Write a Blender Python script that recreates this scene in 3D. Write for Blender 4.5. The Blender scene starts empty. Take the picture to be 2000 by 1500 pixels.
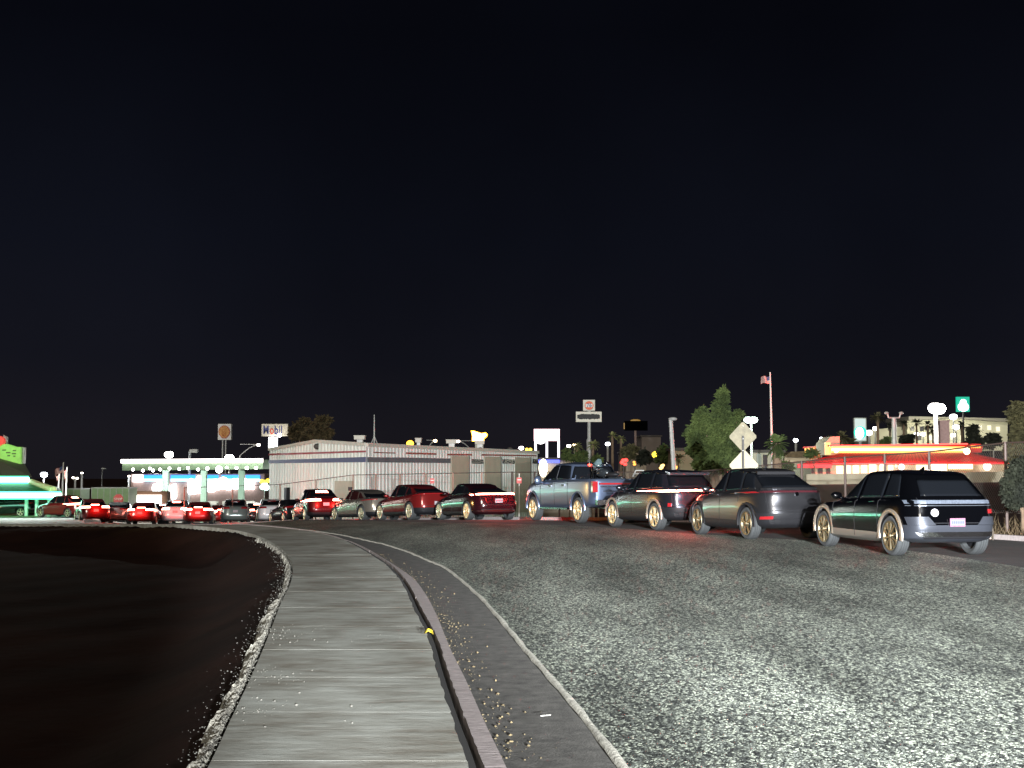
import bpy, bmesh, math, random
from mathutils import Vector, Matrix
R = math.radians
rnd = random.Random(7)
SC = bpy.context.scene
COL = SC.collection

# ---------------------------------------------------------------- camera
FPX, HOR, CAMH = 2550.0, 913.0, 1.68          # focal length in photo pixels, horizon row, eye height
PITCH = math.atan((HOR - 750) / FPX)
cd = bpy.data.cameras.new('camera'); cam = bpy.data.objects.new('camera', cd); COL.objects.link(cam)
cam.location = (0, 0, CAMH); cam.rotation_euler = (R(90) + PITCH, 0, 0)
cd.sensor_width = 36; cd.lens = 36 * FPX / 2000; cd.clip_start = 0.1; cd.clip_end = 5000
SC.camera = cam
SC.render.resolution_x, SC.render.resolution_y = 1024, 768
SC.view_settings.view_transform = 'Standard'; SC.view_settings.look = 'None'
SC.view_settings.exposure = 0; SC.view_settings.gamma = 1
SC.cycles.use_denoising = True
SC.cycles.max_bounces = 5; SC.cycles.diffuse_bounces = 2; SC.cycles.glossy_bounces = 3
SC.cycles.transparent_max_bounces = 6
SC.cycles.sample_clamp_indirect = 4; SC.cycles.sample_clamp_direct = 30
SC.cycles.caustics_reflective = False; SC.cycles.caustics_refractive = False

# ---------------------------------------------------------------- night sky
W = bpy.data.worlds.new('World'); SC.world = W; W.use_nodes = True
nt = W.node_tree; nt.nodes.clear()
out = nt.nodes.new('ShaderNodeOutputWorld'); bg = nt.nodes.new('ShaderNodeBackground')
tc = nt.nodes.new('ShaderNodeTexCoord'); sep = nt.nodes.new('ShaderNodeSeparateXYZ')
rp = nt.nodes.new('ShaderNodeValToRGB'); e = rp.color_ramp.elements
e[0].position = 0.0; e[0].color = (.0138, .0125, .0165, 1)
e[1].position = 1.0; e[1].color = (.0022, .0026, .0045, 1)
for p, c in ((.03, (.0130, .0120, .0170)), (.08, (.0082, .0086, .0140)), (.17, (.0056, .0066, .0120)), (.32, (.0028, .0033, .0062))):
    q = e.new(p); q.color = (*c, 1)
ns = nt.nodes.new('ShaderNodeTexNoise'); ns.inputs['Scale'].default_value = 3.0; ns.inputs['Detail'].default_value = 4
mr = nt.nodes.new('ShaderNodeMapRange'); mr.inputs[1].default_value = .3; mr.inputs[2].default_value = .7
mr.inputs[3].default_value = .55; mr.inputs[4].default_value = .85
nt.links.new(tc.outputs['Generated'], sep.inputs[0]); nt.links.new(sep.outputs['Z'], rp.inputs[0])
nt.links.new(tc.outputs['Generated'], ns.inputs['Vector']); nt.links.new(ns.outputs[0], mr.inputs[0])
nt.links.new(rp.outputs[0], bg.inputs[0]); nt.links.new(mr.outputs[0], bg.inputs[1]); nt.links.new(bg.outputs[0], out.inputs[0])

def lamp(name, typ, loc, energy, color, target=None, **kw):
    l = bpy.data.lights.new(name, typ); l.energy = energy; l.color = color
    for k, v in kw.items(): setattr(l, k, v)
    if typ == 'POINT': l.specular_factor = 0; l.shadow_soft_size = 0
    o = bpy.data.objects.new(name, l); COL.objects.link(o); o.location = loc
    if target is not None:
        o.rotation_euler = (Vector(target) - Vector(loc)).to_track_quat('-Z', 'Y').to_euler()
    return o
# fill sun added behind the camera, in place of the town's ambient light
lamp('moonlight', 'SUN', (0, 0, 50), 1.0, (1.0, .93, .80), target=(16, 60, 28), angle=R(12))
# headlights of the next car in the queue, standing behind the photographer on the road
for hx in (3.2, 4.6):
    lamp('headlight_beam', 'SPOT', (hx, -14, 2.6), 80000, (.93, .97, 1.0), target=(14.2, 26, .2),
         spot_size=R(60), spot_blend=.16, shadow_soft_size=.06)
lamp('main_beam', 'SPOT', (3.9, -14, 3.9), 250000, (.93, .97, 1.0), target=(9.6, 40, .6), spot_size=R(36), spot_blend=.6, shadow_soft_size=.06)  # extra spot added above the headlights to brighten the far road
# sodium lamp light that falls on the parked cars' near sides
lamp('sodium_beam', 'SPOT', (-30, 58, 1.5), 8500, (1.0, .56, .16), target=(5, 37, .9), spot_size=R(38), spot_blend=.5, shadow_soft_size=.3)

# ---------------------------------------------------------------- pixel helpers
def ray(px, py):
    x, z = px - 1000, 750 - py
    return Vector((x, FPX * math.cos(PITCH) - z * math.sin(PITCH), FPX * math.sin(PITCH) + z * math.cos(PITCH)))
def at(px, py, Y):
    d = ray(px, py); return Vector((d.x / d.y * Y, Y, CAMH + d.z / d.y * Y))
def gp(px, py, z=0):
    d = ray(px, py); t = (z - CAMH) / d.z; return Vector((d.x * t, d.y * t, z))
def lerp(a, b, t): return a + (b - a) * t
def sst(t): t = min(1, max(0, t)); return t * t * (3 - 2 * t)
def interp(k, y):
    if y <= k[0][0]: return k[0][1]
    for (a, b), (c, d) in zip(k, k[1:]):
        if y <= c: return b + (d - b) * (y - a) / (c - a)
    return k[-1][1]
KLL = [(36, 0), (47, -.45), (60, -1.05), (75, -1.45), (100, -2.1), (120, -2.5), (200, -4), (400, -8), (1500, -20)]
KL = [(36, 0), (42, -.24), (51, -.61), (60, -.985), (88, -2.15), (110, -3.05), (150, -4.7), (300, -9), (1500, -20)]
KM = [(36, 0), (42, -.12), (46, -.19), (51, -.36), (56, -.55), (62, -.85), (70, -1.2), (88, -2.05), (110, -3.0), (150, -4.6), (300, -9), (1500, -20)]
KR = [(30, 0), (60, -.3), (100, -1.2), (200, -3), (300, -5), (1500, -14)]
EDGE = [(-30, .2), (-8, -.6), (0, -1.2), (7.0, -1.60), (8.3, -1.76), (10, -1.97), (12.5, -2.3), (14.9, -2.63), (18.5, -3.1), (22.3, -3.75), (26.9, -4.85), (29.6, -5.65), (31.6, -6.35), (33.6, -7.3), (37, -10), (41, -15), (44, -20), (48, -30), (56, -60), (70, -120)]
def zt(x, y):
    u = x / max(y, 25)
    b = interp(KM, y)
    if u < -.15: b = lerp(b, interp(KL, y), sst((-.15 - u) / .09))
    if u < -.28: b = lerp(b, interp(KLL, y), sst((-.29 - u) / .05))
    if u > .05: b = lerp(b, interp(KR, y), sst((u - .05) / .15))
    if u > .14:
        yf = interp([(.137, 54), (.229, 46), (.332, 36), (.5, 28)], u); b += 1.35 * sst((y - yf - 1) / 26) * sst((u - .14) / .07) * (1 if y < 110 else max(0, 1 - (y - 110) / 60))
    return b
def zlot(x, y):
    b = zt(x, y)
    d = interp(EDGE, y) - x
    if d > 0:
        if y > 30: d *= max(.3, 1 - (y - 30) / 12)
        b = lerp(b, min(b, -.45), sst(d / 1.5)) - .05 * sst(d / .15)
        if y > 22: b += .10 * (1 - sst(d / (.5 + max(0, y - 30) * .4)))
    return b

# ---------------------------------------------------------------- materials
MATS = {}
def mat(name, col, rough=.6, metal=0, coat=0, var=0, vscale=4, bump=0, bscale=30, emit=None, es=0, spec=.5, alpha=1, stretch=None, col2=None, thr=None):
    if name in MATS: return MATS[name]
    m = bpy.data.materials.new(name); m.use_nodes = True; n = m.node_tree.nodes; L = m.node_tree.links
    b = n['Principled BSDF']
    b.inputs['Base Color'].default_value = (*col, 1); b.inputs['Roughness'].default_value = rough
    b.inputs['Metallic'].default_value = metal; b.inputs['Coat Weight'].default_value = coat
    b.inputs['Coat Roughness'].default_value = .04; b.inputs['Specular IOR Level'].default_value = spec
    if emit: b.inputs['Emission Color'].default_value = (*emit, 1); b.inputs['Emission Strength'].default_value = es
    if var or bump:
        tcn = n.new('ShaderNodeTexCoord'); mp = n.new('ShaderNodeMapping')
        L.new(tcn.outputs['Object'], mp.inputs[0])
        if stretch: mp.inputs['Scale'].default_value = stretch
    if var:
        nz = n.new('ShaderNodeTexNoise'); nz.inputs['Scale'].default_value = vscale; nz.inputs['Detail'].default_value = 8; nz.inputs['Roughness'].default_value = .65
        r = n.new('ShaderNodeValToRGB'); lo, hi = thr or (.3, .7)
        r.color_ramp.elements[0].position = lo; r.color_ramp.elements[1].position = hi
        c2 = col2 or tuple(min(1, c * (1 + var)) for c in col)
        c1 = tuple(c * (1 - var) for c in col) if not col2 else col
        r.color_ramp.elements[0].color = (*c1, 1); r.color_ramp.elements[1].color = (*c2, 1)
        L.new(mp.outputs[0], nz.inputs['Vector']); L.new(nz.outputs[0], r.inputs[0]); L.new(r.outputs[0], b.inputs['Base Color'])
    if bump:
        nz = n.new('ShaderNodeTexNoise'); nz.inputs['Scale'].default_value = bscale; nz.inputs['Detail'].default_value = 6
        bp = n.new('ShaderNodeBump'); bp.inputs['Strength'].default_value = 1; bp.inputs['Distance'].default_value = bump
        L.new(mp.outputs[0], nz.inputs['Vector']); L.new(nz.outputs[0], bp.inputs['Height']); L.new(bp.outputs[0], b.inputs['Normal'])
    MATS[name] = m; return m
def glow(name, col, s): return mat(name, (.02, .02, .02), .5, emit=col, es=s)

def chip_mat():
    m = bpy.data.materials.new('chip_seal'); m.use_nodes = True; n = m.node_tree.nodes; L = m.node_tree.links
    b = n['Principled BSDF']; b.inputs['Roughness'].default_value = .6; b.inputs['Specular IOR Level'].default_value = .4
    t = n.new('ShaderNodeTexCoord')
    ds = n.new('ShaderNodeTexNoise'); ds.inputs['Scale'].default_value = 14; ds.inputs['Detail'].default_value = 3; L.new(t.outputs['Object'], ds.inputs['Vector'])
    mxv = n.new('ShaderNodeMixRGB'); mxv.blend_type = 'LINEAR_LIGHT'; mxv.inputs[0].default_value = .035; mpa = n.new('ShaderNodeMapping'); mpa.inputs['Rotation'].default_value = (0, 0, R(-16)); mpa.inputs['Scale'].default_value = (1, .36, 1); L.new(t.outputs['Object'], mpa.inputs[0]); L.new(mpa.outputs[0], mxv.inputs[1]); L.new(ds.outputs['Color'], mxv.inputs[2])  # cells stretched so the chips' long shadow streaks sit in the colour
    v = n.new('ShaderNodeTexVoronoi'); v.inputs['Scale'].default_value = 54; L.new(mxv.outputs[0], v.inputs['Vector'])
    sp = n.new('ShaderNodeSeparateColor'); L.new(v.outputs['Color'], sp.inputs[0])
    r = n.new('ShaderNodeValToRGB'); r.color_ramp.interpolation = 'LINEAR'; r.color_ramp.elements[0].position = .18; r.color_ramp.elements[1].position = .95
    r.color_ramp.elements[0].color = (.055, .060, .055, 1); r.color_ramp.elements[1].color = (.58, .62, .50, 1)
    q = r.color_ramp.elements.new(.55); q.color = (.25, .27, .235, 1)
    L.new(sp.outputs[0], r.inputs[0])
    gap = n.new('ShaderNodeMapRange'); gap.inputs[1].default_value = .38; gap.inputs[2].default_value = .62; gap.inputs[3].default_value = 1; gap.inputs[4].default_value = .35
    L.new(v.outputs['Distance'], gap.inputs[0])
    big = n.new('ShaderNodeTexNoise'); big.inputs['Scale'].default_value = .5; big.inputs['Detail'].default_value = 7; big.inputs['Roughness'].default_value = .6
    mp = n.new('ShaderNodeMapping'); mp.inputs['Rotation'].default_value = (0, 0, R(-14)); mp.inputs['Scale'].default_value = (1.8, .4, 1)
    L.new(t.outputs['Object'], mp.inputs[0]); L.new(mp.outputs[0], big.inputs['Vector'])
    r2 = n.new('ShaderNodeMapRange'); r2.inputs[1].default_value = .32; r2.inputs[2].default_value = .66; r2.inputs[3].default_value = .5; r2.inputs[4].default_value = 1.35
    L.new(big.outputs[0], r2.inputs[0])
    m1 = n.new('ShaderNodeMath'); m1.operation = 'MULTIPLY'; L.new(gap.outputs[0], m1.inputs[0]); L.new(r2.outputs[0], m1.inputs[1])
    mx = n.new('ShaderNodeVectorMath'); mx.operation = 'SCALE'; L.new(r.outputs[0], mx.inputs[0]); L.new(m1.outputs[0], mx.inputs['Scale']); L.new(mx.outputs[0], b.inputs['Base Color'])
    inv = n.new('ShaderNodeMath'); inv.operation = 'MULTIPLY_ADD'; inv.inputs[1].default_value = -1; L.new(v.outputs['Distance'], inv.inputs[0]); L.new(sp.outputs[1], inv.inputs[2])
    bp = n.new('ShaderNodeBump'); bp.inputs['Strength'].default_value = 1; bp.inputs['Distance'].default_value = .006
    L.new(inv.outputs[0], bp.inputs['Height']); L.new(bp.outputs[0], b.inputs['Normal'])
    return m
def slab_mat():
    m = bpy.data.materials.new('brushed_concrete'); m.use_nodes = True; n = m.node_tree.nodes; L = m.node_tree.links
    b = n['Principled BSDF']; b.inputs['Roughness'].default_value = .8; b.inputs['Specular IOR Level'].default_value = .25
    t = n.new('ShaderNodeTexCoord')
    mp = n.new('ShaderNodeMapping'); mp.inputs['Scale'].default_value = (1.3, 3.2, 1); mp.inputs['Rotation'].default_value = (0, 0, R(-6)); L.new(t.outputs['Object'], mp.inputs[0])
    s = n.new('ShaderNodeTexNoise'); s.inputs['Scale'].default_value = 2.2; s.inputs['Detail'].default_value = 9; s.inputs['Roughness'].default_value = .62; L.new(mp.outputs[0], s.inputs['Vector'])
    g = n.new('ShaderNodeTexNoise'); g.inputs['Scale'].default_value = 1.1; g.inputs['Detail'].default_value = 7; L.new(t.outputs['Object'], g.inputs['Vector'])
    f = n.new('ShaderNodeTexNoise'); f.inputs['Scale'].default_value = 120; f.inputs['Detail'].default_value = 3; L.new(t.outputs['Object'], f.inputs['Vector'])
    ad = n.new('ShaderNodeMath'); ad.operation = 'ADD'; L.new(s.outputs[0], ad.inputs[0]); L.new(g.outputs[0], ad.inputs[1])
    r = n.new('ShaderNodeValToRGB'); r.color_ramp.elements[0].position = .38; r.color_ramp.elements[1].position = .62
    hf = n.new('ShaderNodeMath'); hf.operation = 'MULTIPLY'; hf.inputs[1].default_value = .5; L.new(ad.outputs[0], hf.inputs[0])
    r.color_ramp.elements[0].color = (.24, .22, .18, 1); r.color_ramp.elements[1].color = (.50, .51, .46, 1); L.new(hf.outputs[0], r.inputs[0]); L.new(r.outputs[0], b.inputs['Base Color'])
    b1 = n.new('ShaderNodeBump'); b1.inputs['Distance'].default_value = .006; L.new(s.outputs[0], b1.inputs['Height'])
    b2 = n.new('ShaderNodeBump'); b2.inputs['Distance'].default_value = .0012; L.new(f.outputs[0], b2.inputs['Height']); L.new(b1.outputs[0], b2.inputs['Normal']); L.new(b2.outputs[0], b.inputs['Normal'])
    return m
CHIP, SLAB = chip_mat(), slab_mat()
M_CURB = mat('curb_concrete', (.34, .29, .28), .85, var=.3, vscale=9, bump=.004, bscale=18, stretch=(1, 3, 1))
M_GUT = mat('gutter_concrete', (.085, .08, .072), .8, var=.5, vscale=7, bump=.006, bscale=60)
M_LIP = mat('gutter_lip', (.42, .40, .34), .9, var=.4, vscale=15, bump=.01, bscale=40)
M_DIRT = mat('dirt', (.030, .0125, .0085), 1, var=.6, vscale=.22, bump=.01, bscale=4, spec=.1)
M_ASPH = mat('asphalt', (.045, .038, .036), .8, var=.35, vscale=1.5, bump=.006, bscale=50)
M_PALE = mat('pale_asphalt', (.22, .23, .24), .8, var=.25, vscale=.6)
M_CRUST = mat('crusted_soil', (.10, .09, .075), .95, bump=.02, bscale=45, var=.5, vscale=10, col2=(.40, .38, .32), thr=(.38, .60))
M_BLACK = mat('black_plastic', (.010, .010, .012), .6, spec=.25)
M_RUB = mat('tyre_rubber', (.038, .041, .043), .8, bump=.004, bscale=60)
M_ALLOY = mat('alloy', (.75, .66, .48), .5, metal=1)
M_DALLOY = mat('dark_alloy', (.25, .21, .14), .48, metal=1)
M_DISC = mat('brake_disc', (.07, .07, .07), .4, metal=.6)
M_GLASS = mat('car_glass', (.006, .007, .009), .03, spec=.8)
M_CHROME = mat('chrome', (.75, .75, .78), .12, metal=1)
M_PLATE = mat('plate', (.34, .31, .34), .6, var=.15, vscale=30)
M_REDOFF = mat('lamp_red_unlit', (.28, .012, .015), .15, coat=1)
M_REDON = glow('lamp_red_lit', (1, .05, .03), 14)
M_BRAKE = glow('brake_lamp_lit', (1, .20, .13), 38)
M_POLE = mat('galvanised_pole', (.42, .42, .40), .5, metal=.3, var=.15)
M_DPOLE = mat('dark_pole', (.05, .045, .04), .6)
M_WHITE = mat('white_paint', (.78, .76, .70), .6, var=.06)

# ---------------------------------------------------------------- mesh builder
class MB:
    def __init__(s): s.v = []; s.f = []; s.m = []
    def add(s, vs, fs, mi=0):
        o = len(s.v); s.v += [tuple(v) for v in vs]; s.f += [tuple(i + o for i in f) for f in fs]; s.m += [mi] * len(fs); return s
    def box(s, a, b, mi=0):
        (x0, y0, z0), (x1, y1, z1) = a, b
        return s.add([(x0, y0, z0), (x1, y0, z0), (x1, y1, z0), (x0, y1, z0), (x0, y0, z1), (x1, y0, z1), (x1, y1, z1), (x0, y1, z1)],
                     [(0, 3, 2, 1), (4, 5, 6, 7), (0, 1, 5, 4), (1, 2, 6, 5), (2, 3, 7, 6), (3, 0, 4, 7)], mi)
    def cyl(s, p, q, r0, r1=None, n=10, mi=0):
        p, q = Vector(p), Vector(q); r1 = r0 if r1 is None else r1
        d = (q - p).normalized(); a = d.orthogonal().normalized(); b = d.cross(a)
        vs = []
        for c, r in ((p, r0), (q, r1)):
            for i in range(n):
                t = 2 * math.pi * i / n; vs.append(c + a * math.cos(t) * r + b * math.sin(t) * r)
        fs = [(i, (i + 1) % n, n + (i + 1) % n, n + i) for i in range(n)] + [tuple(range(n - 1, -1, -1)), tuple(range(n, 2 * n))]
        return s.add(vs, fs, mi)
    def tube(s, pts, r, n=8, mi=0):
        for p, q in zip(pts, pts[1:]): s.cyl(p, q, r, r, n, mi)
        return s
    def ball(s, c, r, sc=(1, 1, 1), nu=12, nv=8, mi=0):
        vs = [(c[0], c[1], c[2] + r * sc[2])]
        for j in range(1, nv):
            for i in range(nu):
                a, b = math.pi * j / nv, 2 * math.pi * i / nu
                vs.append((c[0] + r * sc[0] * math.sin(a) * math.cos(b), c[1] + r * sc[1] * math.sin(a) * math.sin(b), c[2] + r * sc[2] * math.cos(a)))
        vs.append((c[0], c[1], c[2] - r * sc[2]))
        fs = [(0, 1 + i, 1 + (i + 1) % nu) for i in range(nu)]
        for j in range(nv - 2):
            o = 1 + j * nu
            fs += [(o + i, o + nu + i, o + nu + (i + 1) % nu, o + (i + 1) % nu) for i in range(nu)]
        o = 1 + (nv - 2) * nu
        fs += [(o + i, len(vs) - 1, o + (i + 1) % nu) for i in range(nu)]
        return s.add(vs, fs, mi)
    def prism(s, poly, vec, mi=0):
        n = len(poly); vec = Vector(vec); P = [Vector(p) for p in poly]
        return s.add(P + [p + vec for p in P], [tuple(range(n)), tuple(range(2 * n - 1, n - 1, -1))] + [(i, i + n, (i + 1) % n + n, (i + 1) % n) for i in range(n)], mi)
    def quad(s, a, b, c, d, mi=0): return s.add([a, b, c, d], [(0, 1, 2, 3)], mi)
    def build(s, name, mats, parent=None, smooth=False, fix=True):
        if not isinstance(mats, (list, tuple)): mats = [mats]
        off = parent.get('_o', (0, 0, 0)) if parent else (0, 0, 0)
        me = bpy.data.meshes.new(name)
        me.from_pydata([(x - off[0], y - off[1], z - off[2]) for x, y, z in s.v], [], s.f)
        for m in mats: me.materials.append(m)
        me.polygons.foreach_set('material_index', s.m)
        if fix:
            bm = bmesh.new(); bm.from_mesh(me); bmesh.ops.recalc_face_normals(bm, faces=bm.faces); bm.to_mesh(me); bm.free()
        if smooth: me.polygons.foreach_set('use_smooth', [True] * len(me.polygons))
        o = bpy.data.objects.new(name, me); COL.objects.link(o)
        if parent:
            o.parent = parent
            if '_o' in parent: o['_o'] = parent['_o']
        return o
OWN = []
def tag(o, label=None, cat=None, group=None, kind=None):
    if label: o['label'] = label
    if cat: o['category'] = cat
    if group: o['group'] = group
    if kind: o['kind'] = kind
    return o
def thing(name, label, cat, loc, group=None, rz=0, world=True):
    o = bpy.data.objects.new(name, None); COL.objects.link(o); o.location = loc; o.rotation_euler = (0, 0, rz); o.empty_display_size = .3
    if world: o['_o'] = tuple(loc)
    return tag(o, label, cat, group)
def struct(name, mb, m, smooth=False): return tag(mb.build(name, m, smooth=smooth), kind='structure')
def text_mesh(name, body, size, origin, xdir, updir, m, parent, ext=.01, align='CENTER', xs=1, bold=0):
    cu = bpy.data.curves.new('t', 'FONT'); cu.body = body; cu.size = size; cu.extrude = ext; cu.align_x = align; cu.align_y = 'CENTER'; cu.offset = bold
    o = bpy.data.objects.new('t', cu); COL.objects.link(o)
    dg = bpy.context.evaluated_depsgraph_get(); me = bpy.data.meshes.new_from_object(o.evaluated_get(dg)); bpy.data.objects.remove(o)
    x, u = Vector(xdir).normalized(), Vector(updir).normalized(); n = x.cross(u)
    off = Vector(parent.get('_o', (0, 0, 0))) if parent else Vector()
    M = Matrix.Translation(Vector(origin) - off) @ Matrix((x, u, n)).transposed().to_4x4()
    me.transform(M @ Matrix.Diagonal((xs, 1, 1, 1))); me.materials.clear(); me.materials.append(m)
    t = bpy.data.objects.new(name, me); COL.objects.link(t)
    if parent: t.parent = parent
    return t
def copy_tree(o, parent=None):
    c = o.copy(); COL.objects.link(c); c.parent = parent
    for ch in list(o.children): copy_tree(ch, c)
    return c
def base(x, y): return (x, y, zt(x, y))

# ================================================================ SETTING
# ground sheet
def axis(segs):
    o = []
    for a, b, s in segs:
        n = max(1, round((b - a) / s)); o += [a + (b - a) * i / n for i in range(n)]
    return o + [segs[-1][1]]
xs = axis([(-1500, -200, 130), (-200, -60, 10), (-60, -20, 1), (-20, -9, .3), (-9, -1, .16), (-1, 3, .8), (3, 20, 1), (20, 60, 3), (60, 200, 10), (200, 1500, 130)])
ys = axis([(-120, -20, 12), (-20, 3, 1.5), (3, 20, .35), (20, 32, .4), (32, 52, .2), (52, 60, .5), (60, 120, 1.5), (120, 300, 8), (300, 2500, 110)])
g = MB(); nx = len(xs)
g.v = [(x, y, zlot(x, y) - .03 + (.012 * math.sin(x * 3.1) * math.sin(y * 1.7) if x < interp(EDGE, y) - .2 else 0)) for y in ys for x in xs]
g.f = [(j * nx + i, j * nx + i + 1, (j + 1) * nx + i + 1, (j + 1) * nx + i) for j in range(len(ys) - 1) for i in range(nx - 1)]
g.m = [0] * len(g.f)
struct('ground', g, M_DIRT, smooth=True)

def resample(pts, step):
    out, acc = [Vector(pts[0])], 0
    P = [Vector(p) for p in pts]
    # catmull subdivision first
    Q = []
    for i in range(len(P) - 1):
        a, b, c, d = P[max(i - 1, 0)], P[i], P[i + 1], P[min(i + 2, len(P) - 1)]
        h0, h, h1 = max((b - a).length, 1e-6), (c - b).length, max((d - c).length, 1e-6)
        def tg(p, q, r, u, v): return ((q - p) / u * v + (r - q) / v * u) / (u + v) if (q - p).length > 1e-5 and (r - q).length > 1e-5 else (r - p) / max((r - p).length, 1e-6)
        m0, m1 = tg(a, b, c, h0, h) * h, tg(b, c, d, h, h1) * h
        K = max(8, int(h / .2))
        for k in range(K):
            t = k / K; Q.append(b * (2 * t ** 3 - 3 * t * t + 1) + m0 * (t ** 3 - 2 * t * t + t) + c * (-2 * t ** 3 + 3 * t * t) + m1 * (t ** 3 - t * t))
    Q.append(P[-1]); out = [Q[0]]
    for a, b in zip(Q, Q[1:]):
        L = (b - a).length
        while acc + L >= step:
            a = a + (b - a) * ((step - acc) / L); out.append(a); L = (b - a).length; acc = 0
        acc += L
    out.append(Q[-1]); return out
# the four long lines of the pavement, projected from the photograph onto the road plane, then extended
def line(px, z, pre, post):
    return [Vector((x, y, 0)) for x, y in pre] + [Vector((*gp(a, b, z)[:2], 0)) for a, b in px] + [Vector((x, y, 0)) for x, y in post]
SW = .11
inner = line([(925, 1483), (893.6, 1400), (867.6, 1322), (844, 1244), (815.6, 1189), (800, 1155.6), (782, 1127), (756, 1101), (722, 1079), (685.6, 1059.4), (652, 1046)], SW, [(1.3, -20), (.45, -4)], [(-7.4, 36.2), (-12.6, 40.5), (-18, 43.5), (-30, 48.5), (-60, 57.5)])
curbo = line([(996, 1498), (945.6, 1395), (912, 1322), (878, 1254), (852, 1192), (828.6, 1150), (805, 1122), (782, 1106), (748, 1085), (706, 1062), (670, 1049)], SW + .05, [(1.62, -20), (.75, -4)], [(-7.2, 36.5), (-12.5, 40.8), (-18, 43.8), (-30, 48.8), (-60, 57.9)])
gutt = line([(1213.5, 1498), (1130, 1390), (1072.7, 1324), (1020, 1263), (976, 1210), (936, 1166), (901, 1135), (866, 1109), (831, 1094), (790, 1077), (763, 1068), (730, 1060)], 0, [(2.4, -20), (1.45, -4)], [(-6.9, 37.1), (-12.3, 41.3), (-18, 44.4), (-30, 49.4), (-60, 58.5)])
chipe = line([(2000, 1110), (1880, 1091), (1700, 1068), (1500, 1051), (1280, 1037)], 0, [(10.8, -20), (10.2, 0), (9.4, 12)], [(.9, 40.5), (-4.4, 44.5), (-9, 48), (-15, 52), (-24, 56), (-60, 68)])
def resn(pts, n):
    q = resample(pts, .1); L = len(q) - 1
    return [q[round(i * L / n)] for i in range(n + 1)]
def strip(A, B, zf, k=6, la=0, lb=0):
    mb = MB(); n = len(A)
    for a, b in zip(A, B):
        for j in range(k + 1):
            p = a.lerp(b, j / k); mb.v.append((p.x, p.y, zf(p.x, p.y) + lerp(la, lb, j / k)))
    for i in range(n - 1):
        for j in range(k): mb.f.append((i * (k + 1) + j, i * (k + 1) + j + 1, (i + 1) * (k + 1) + j + 1, (i + 1) * (k + 1) + j)); mb.m.append(0)
    return mb
# nearest matching along y/arc: pair lines by closest parameter
def pair(A, B):
    out, j = [], 0
    for a in A:
        while j + 1 < len(B) and (B[j + 1] - a).length <= (B[j] - a).length + 1e-6: j += 1
        out.append(B[j])
    return out
G = resample(gutt, .3); C = pair(G, resample(curbo, .05)); I = pair(G, resample(inner, .05)); E = resn(chipe, len(G) - 1)
struct('road', strip(G, E, zt, 14, .012, .012), CHIP, smooth=True)
lane = [(9.4 + 6, -20), (15, 0), (14.5, 12), (13.6, 22), (12.2, 28), (10.6, 33), (8.5, 38), (5.5, 44), (1, 50), (-3, 57), (-8, 66), (-14, 76), (-24, 90), (-60, 122)]
struct('side_lane', strip(E, resn([Vector((x, y, 0)) for x, y in lane], len(E) - 1), zt, 14, .004, .004), M_ASPH, smooth=True)
far = [Vector((-60, 47 + 26 * i / 20, 0)) for i in range(21)]
mb = MB()
for i in range(41):
    for j in range(31):
        y = 62 + i * 2.2; x = lerp(-70, -.12 * y + 6, j / 30); mb.v.append((x, y, zt(x, y) + .01))
for i in range(40):
    for j in range(30): mb.f.append((i * 31 + j, i * 31 + j + 1, (i + 1) * 31 + j + 1, (i + 1) * 31 + j)); mb.m.append(0)
struct('forecourt', mb, M_ASPH, smooth=True)
mb = MB()
for i in range(21):
    for j in range(31):
        u = lerp(-.50, -.326, j / 30); y = lerp(58, 93, i / 20); mb.v.append((u * y, y, zt(u * y, y) + .03))
for i in range(20):
    for j in range(30): mb.f.append((i * 31 + j, i * 31 + j + 1, (i + 1) * 31 + j + 1, (i + 1) * 31 + j)); mb.m.append(0)
struct('driveway', mb, M_PALE, smooth=True)
mb = MB()
for i in range(9):
    for j in range(31):
        u = lerp(-.50, -.36, j / 30); y = lerp(93.2, 106, i / 8); mb.v.append((u * y, y, zt(u * y, y) + .06))
for i in range(8):
    for j in range(30): mb.f.append((i * 31 + j, i * 31 + j + 1, (i + 1) * 31 + j + 1, (i + 1) * 31 + j)); mb.m.append(0)
struct('lawn', mb, mat('lawn_green', (.07, .12, .03), .9, var=.4, vscale=2), smooth=True)

# gutter with raised lip and joints
struct('gutter', strip(C, G, zt, 4, -.01, .004), M_GUT, smooth=True)
mb = MB(); A = G; n = len(A)
for i, p in enumerate(A):
    t = (A[min(i + 1, n - 1)] - A[max(i - 1, 0)]).normalized(); nn = Vector((t.y, -t.x, 0))
    w = .022 + .012 * rnd.random(); z = zt(p.x, p.y) + .022 + .012 * rnd.random()
    for q, h in ((-w, -.02), (-w * .5, .001), (w * .4, 0), (w, -.014)): mb.v.append((p.x + nn.x * q, p.y + nn.y * q, z + h))
for i in range(n - 1):
    for j in range(3): mb.f.append((i * 4 + j, i * 4 + j + 1, i * 4 + 5 + j, i * 4 + 4 + j)); mb.m.append(0)
struct('gutter_lip', mb, M_LIP, smooth=True)

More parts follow.
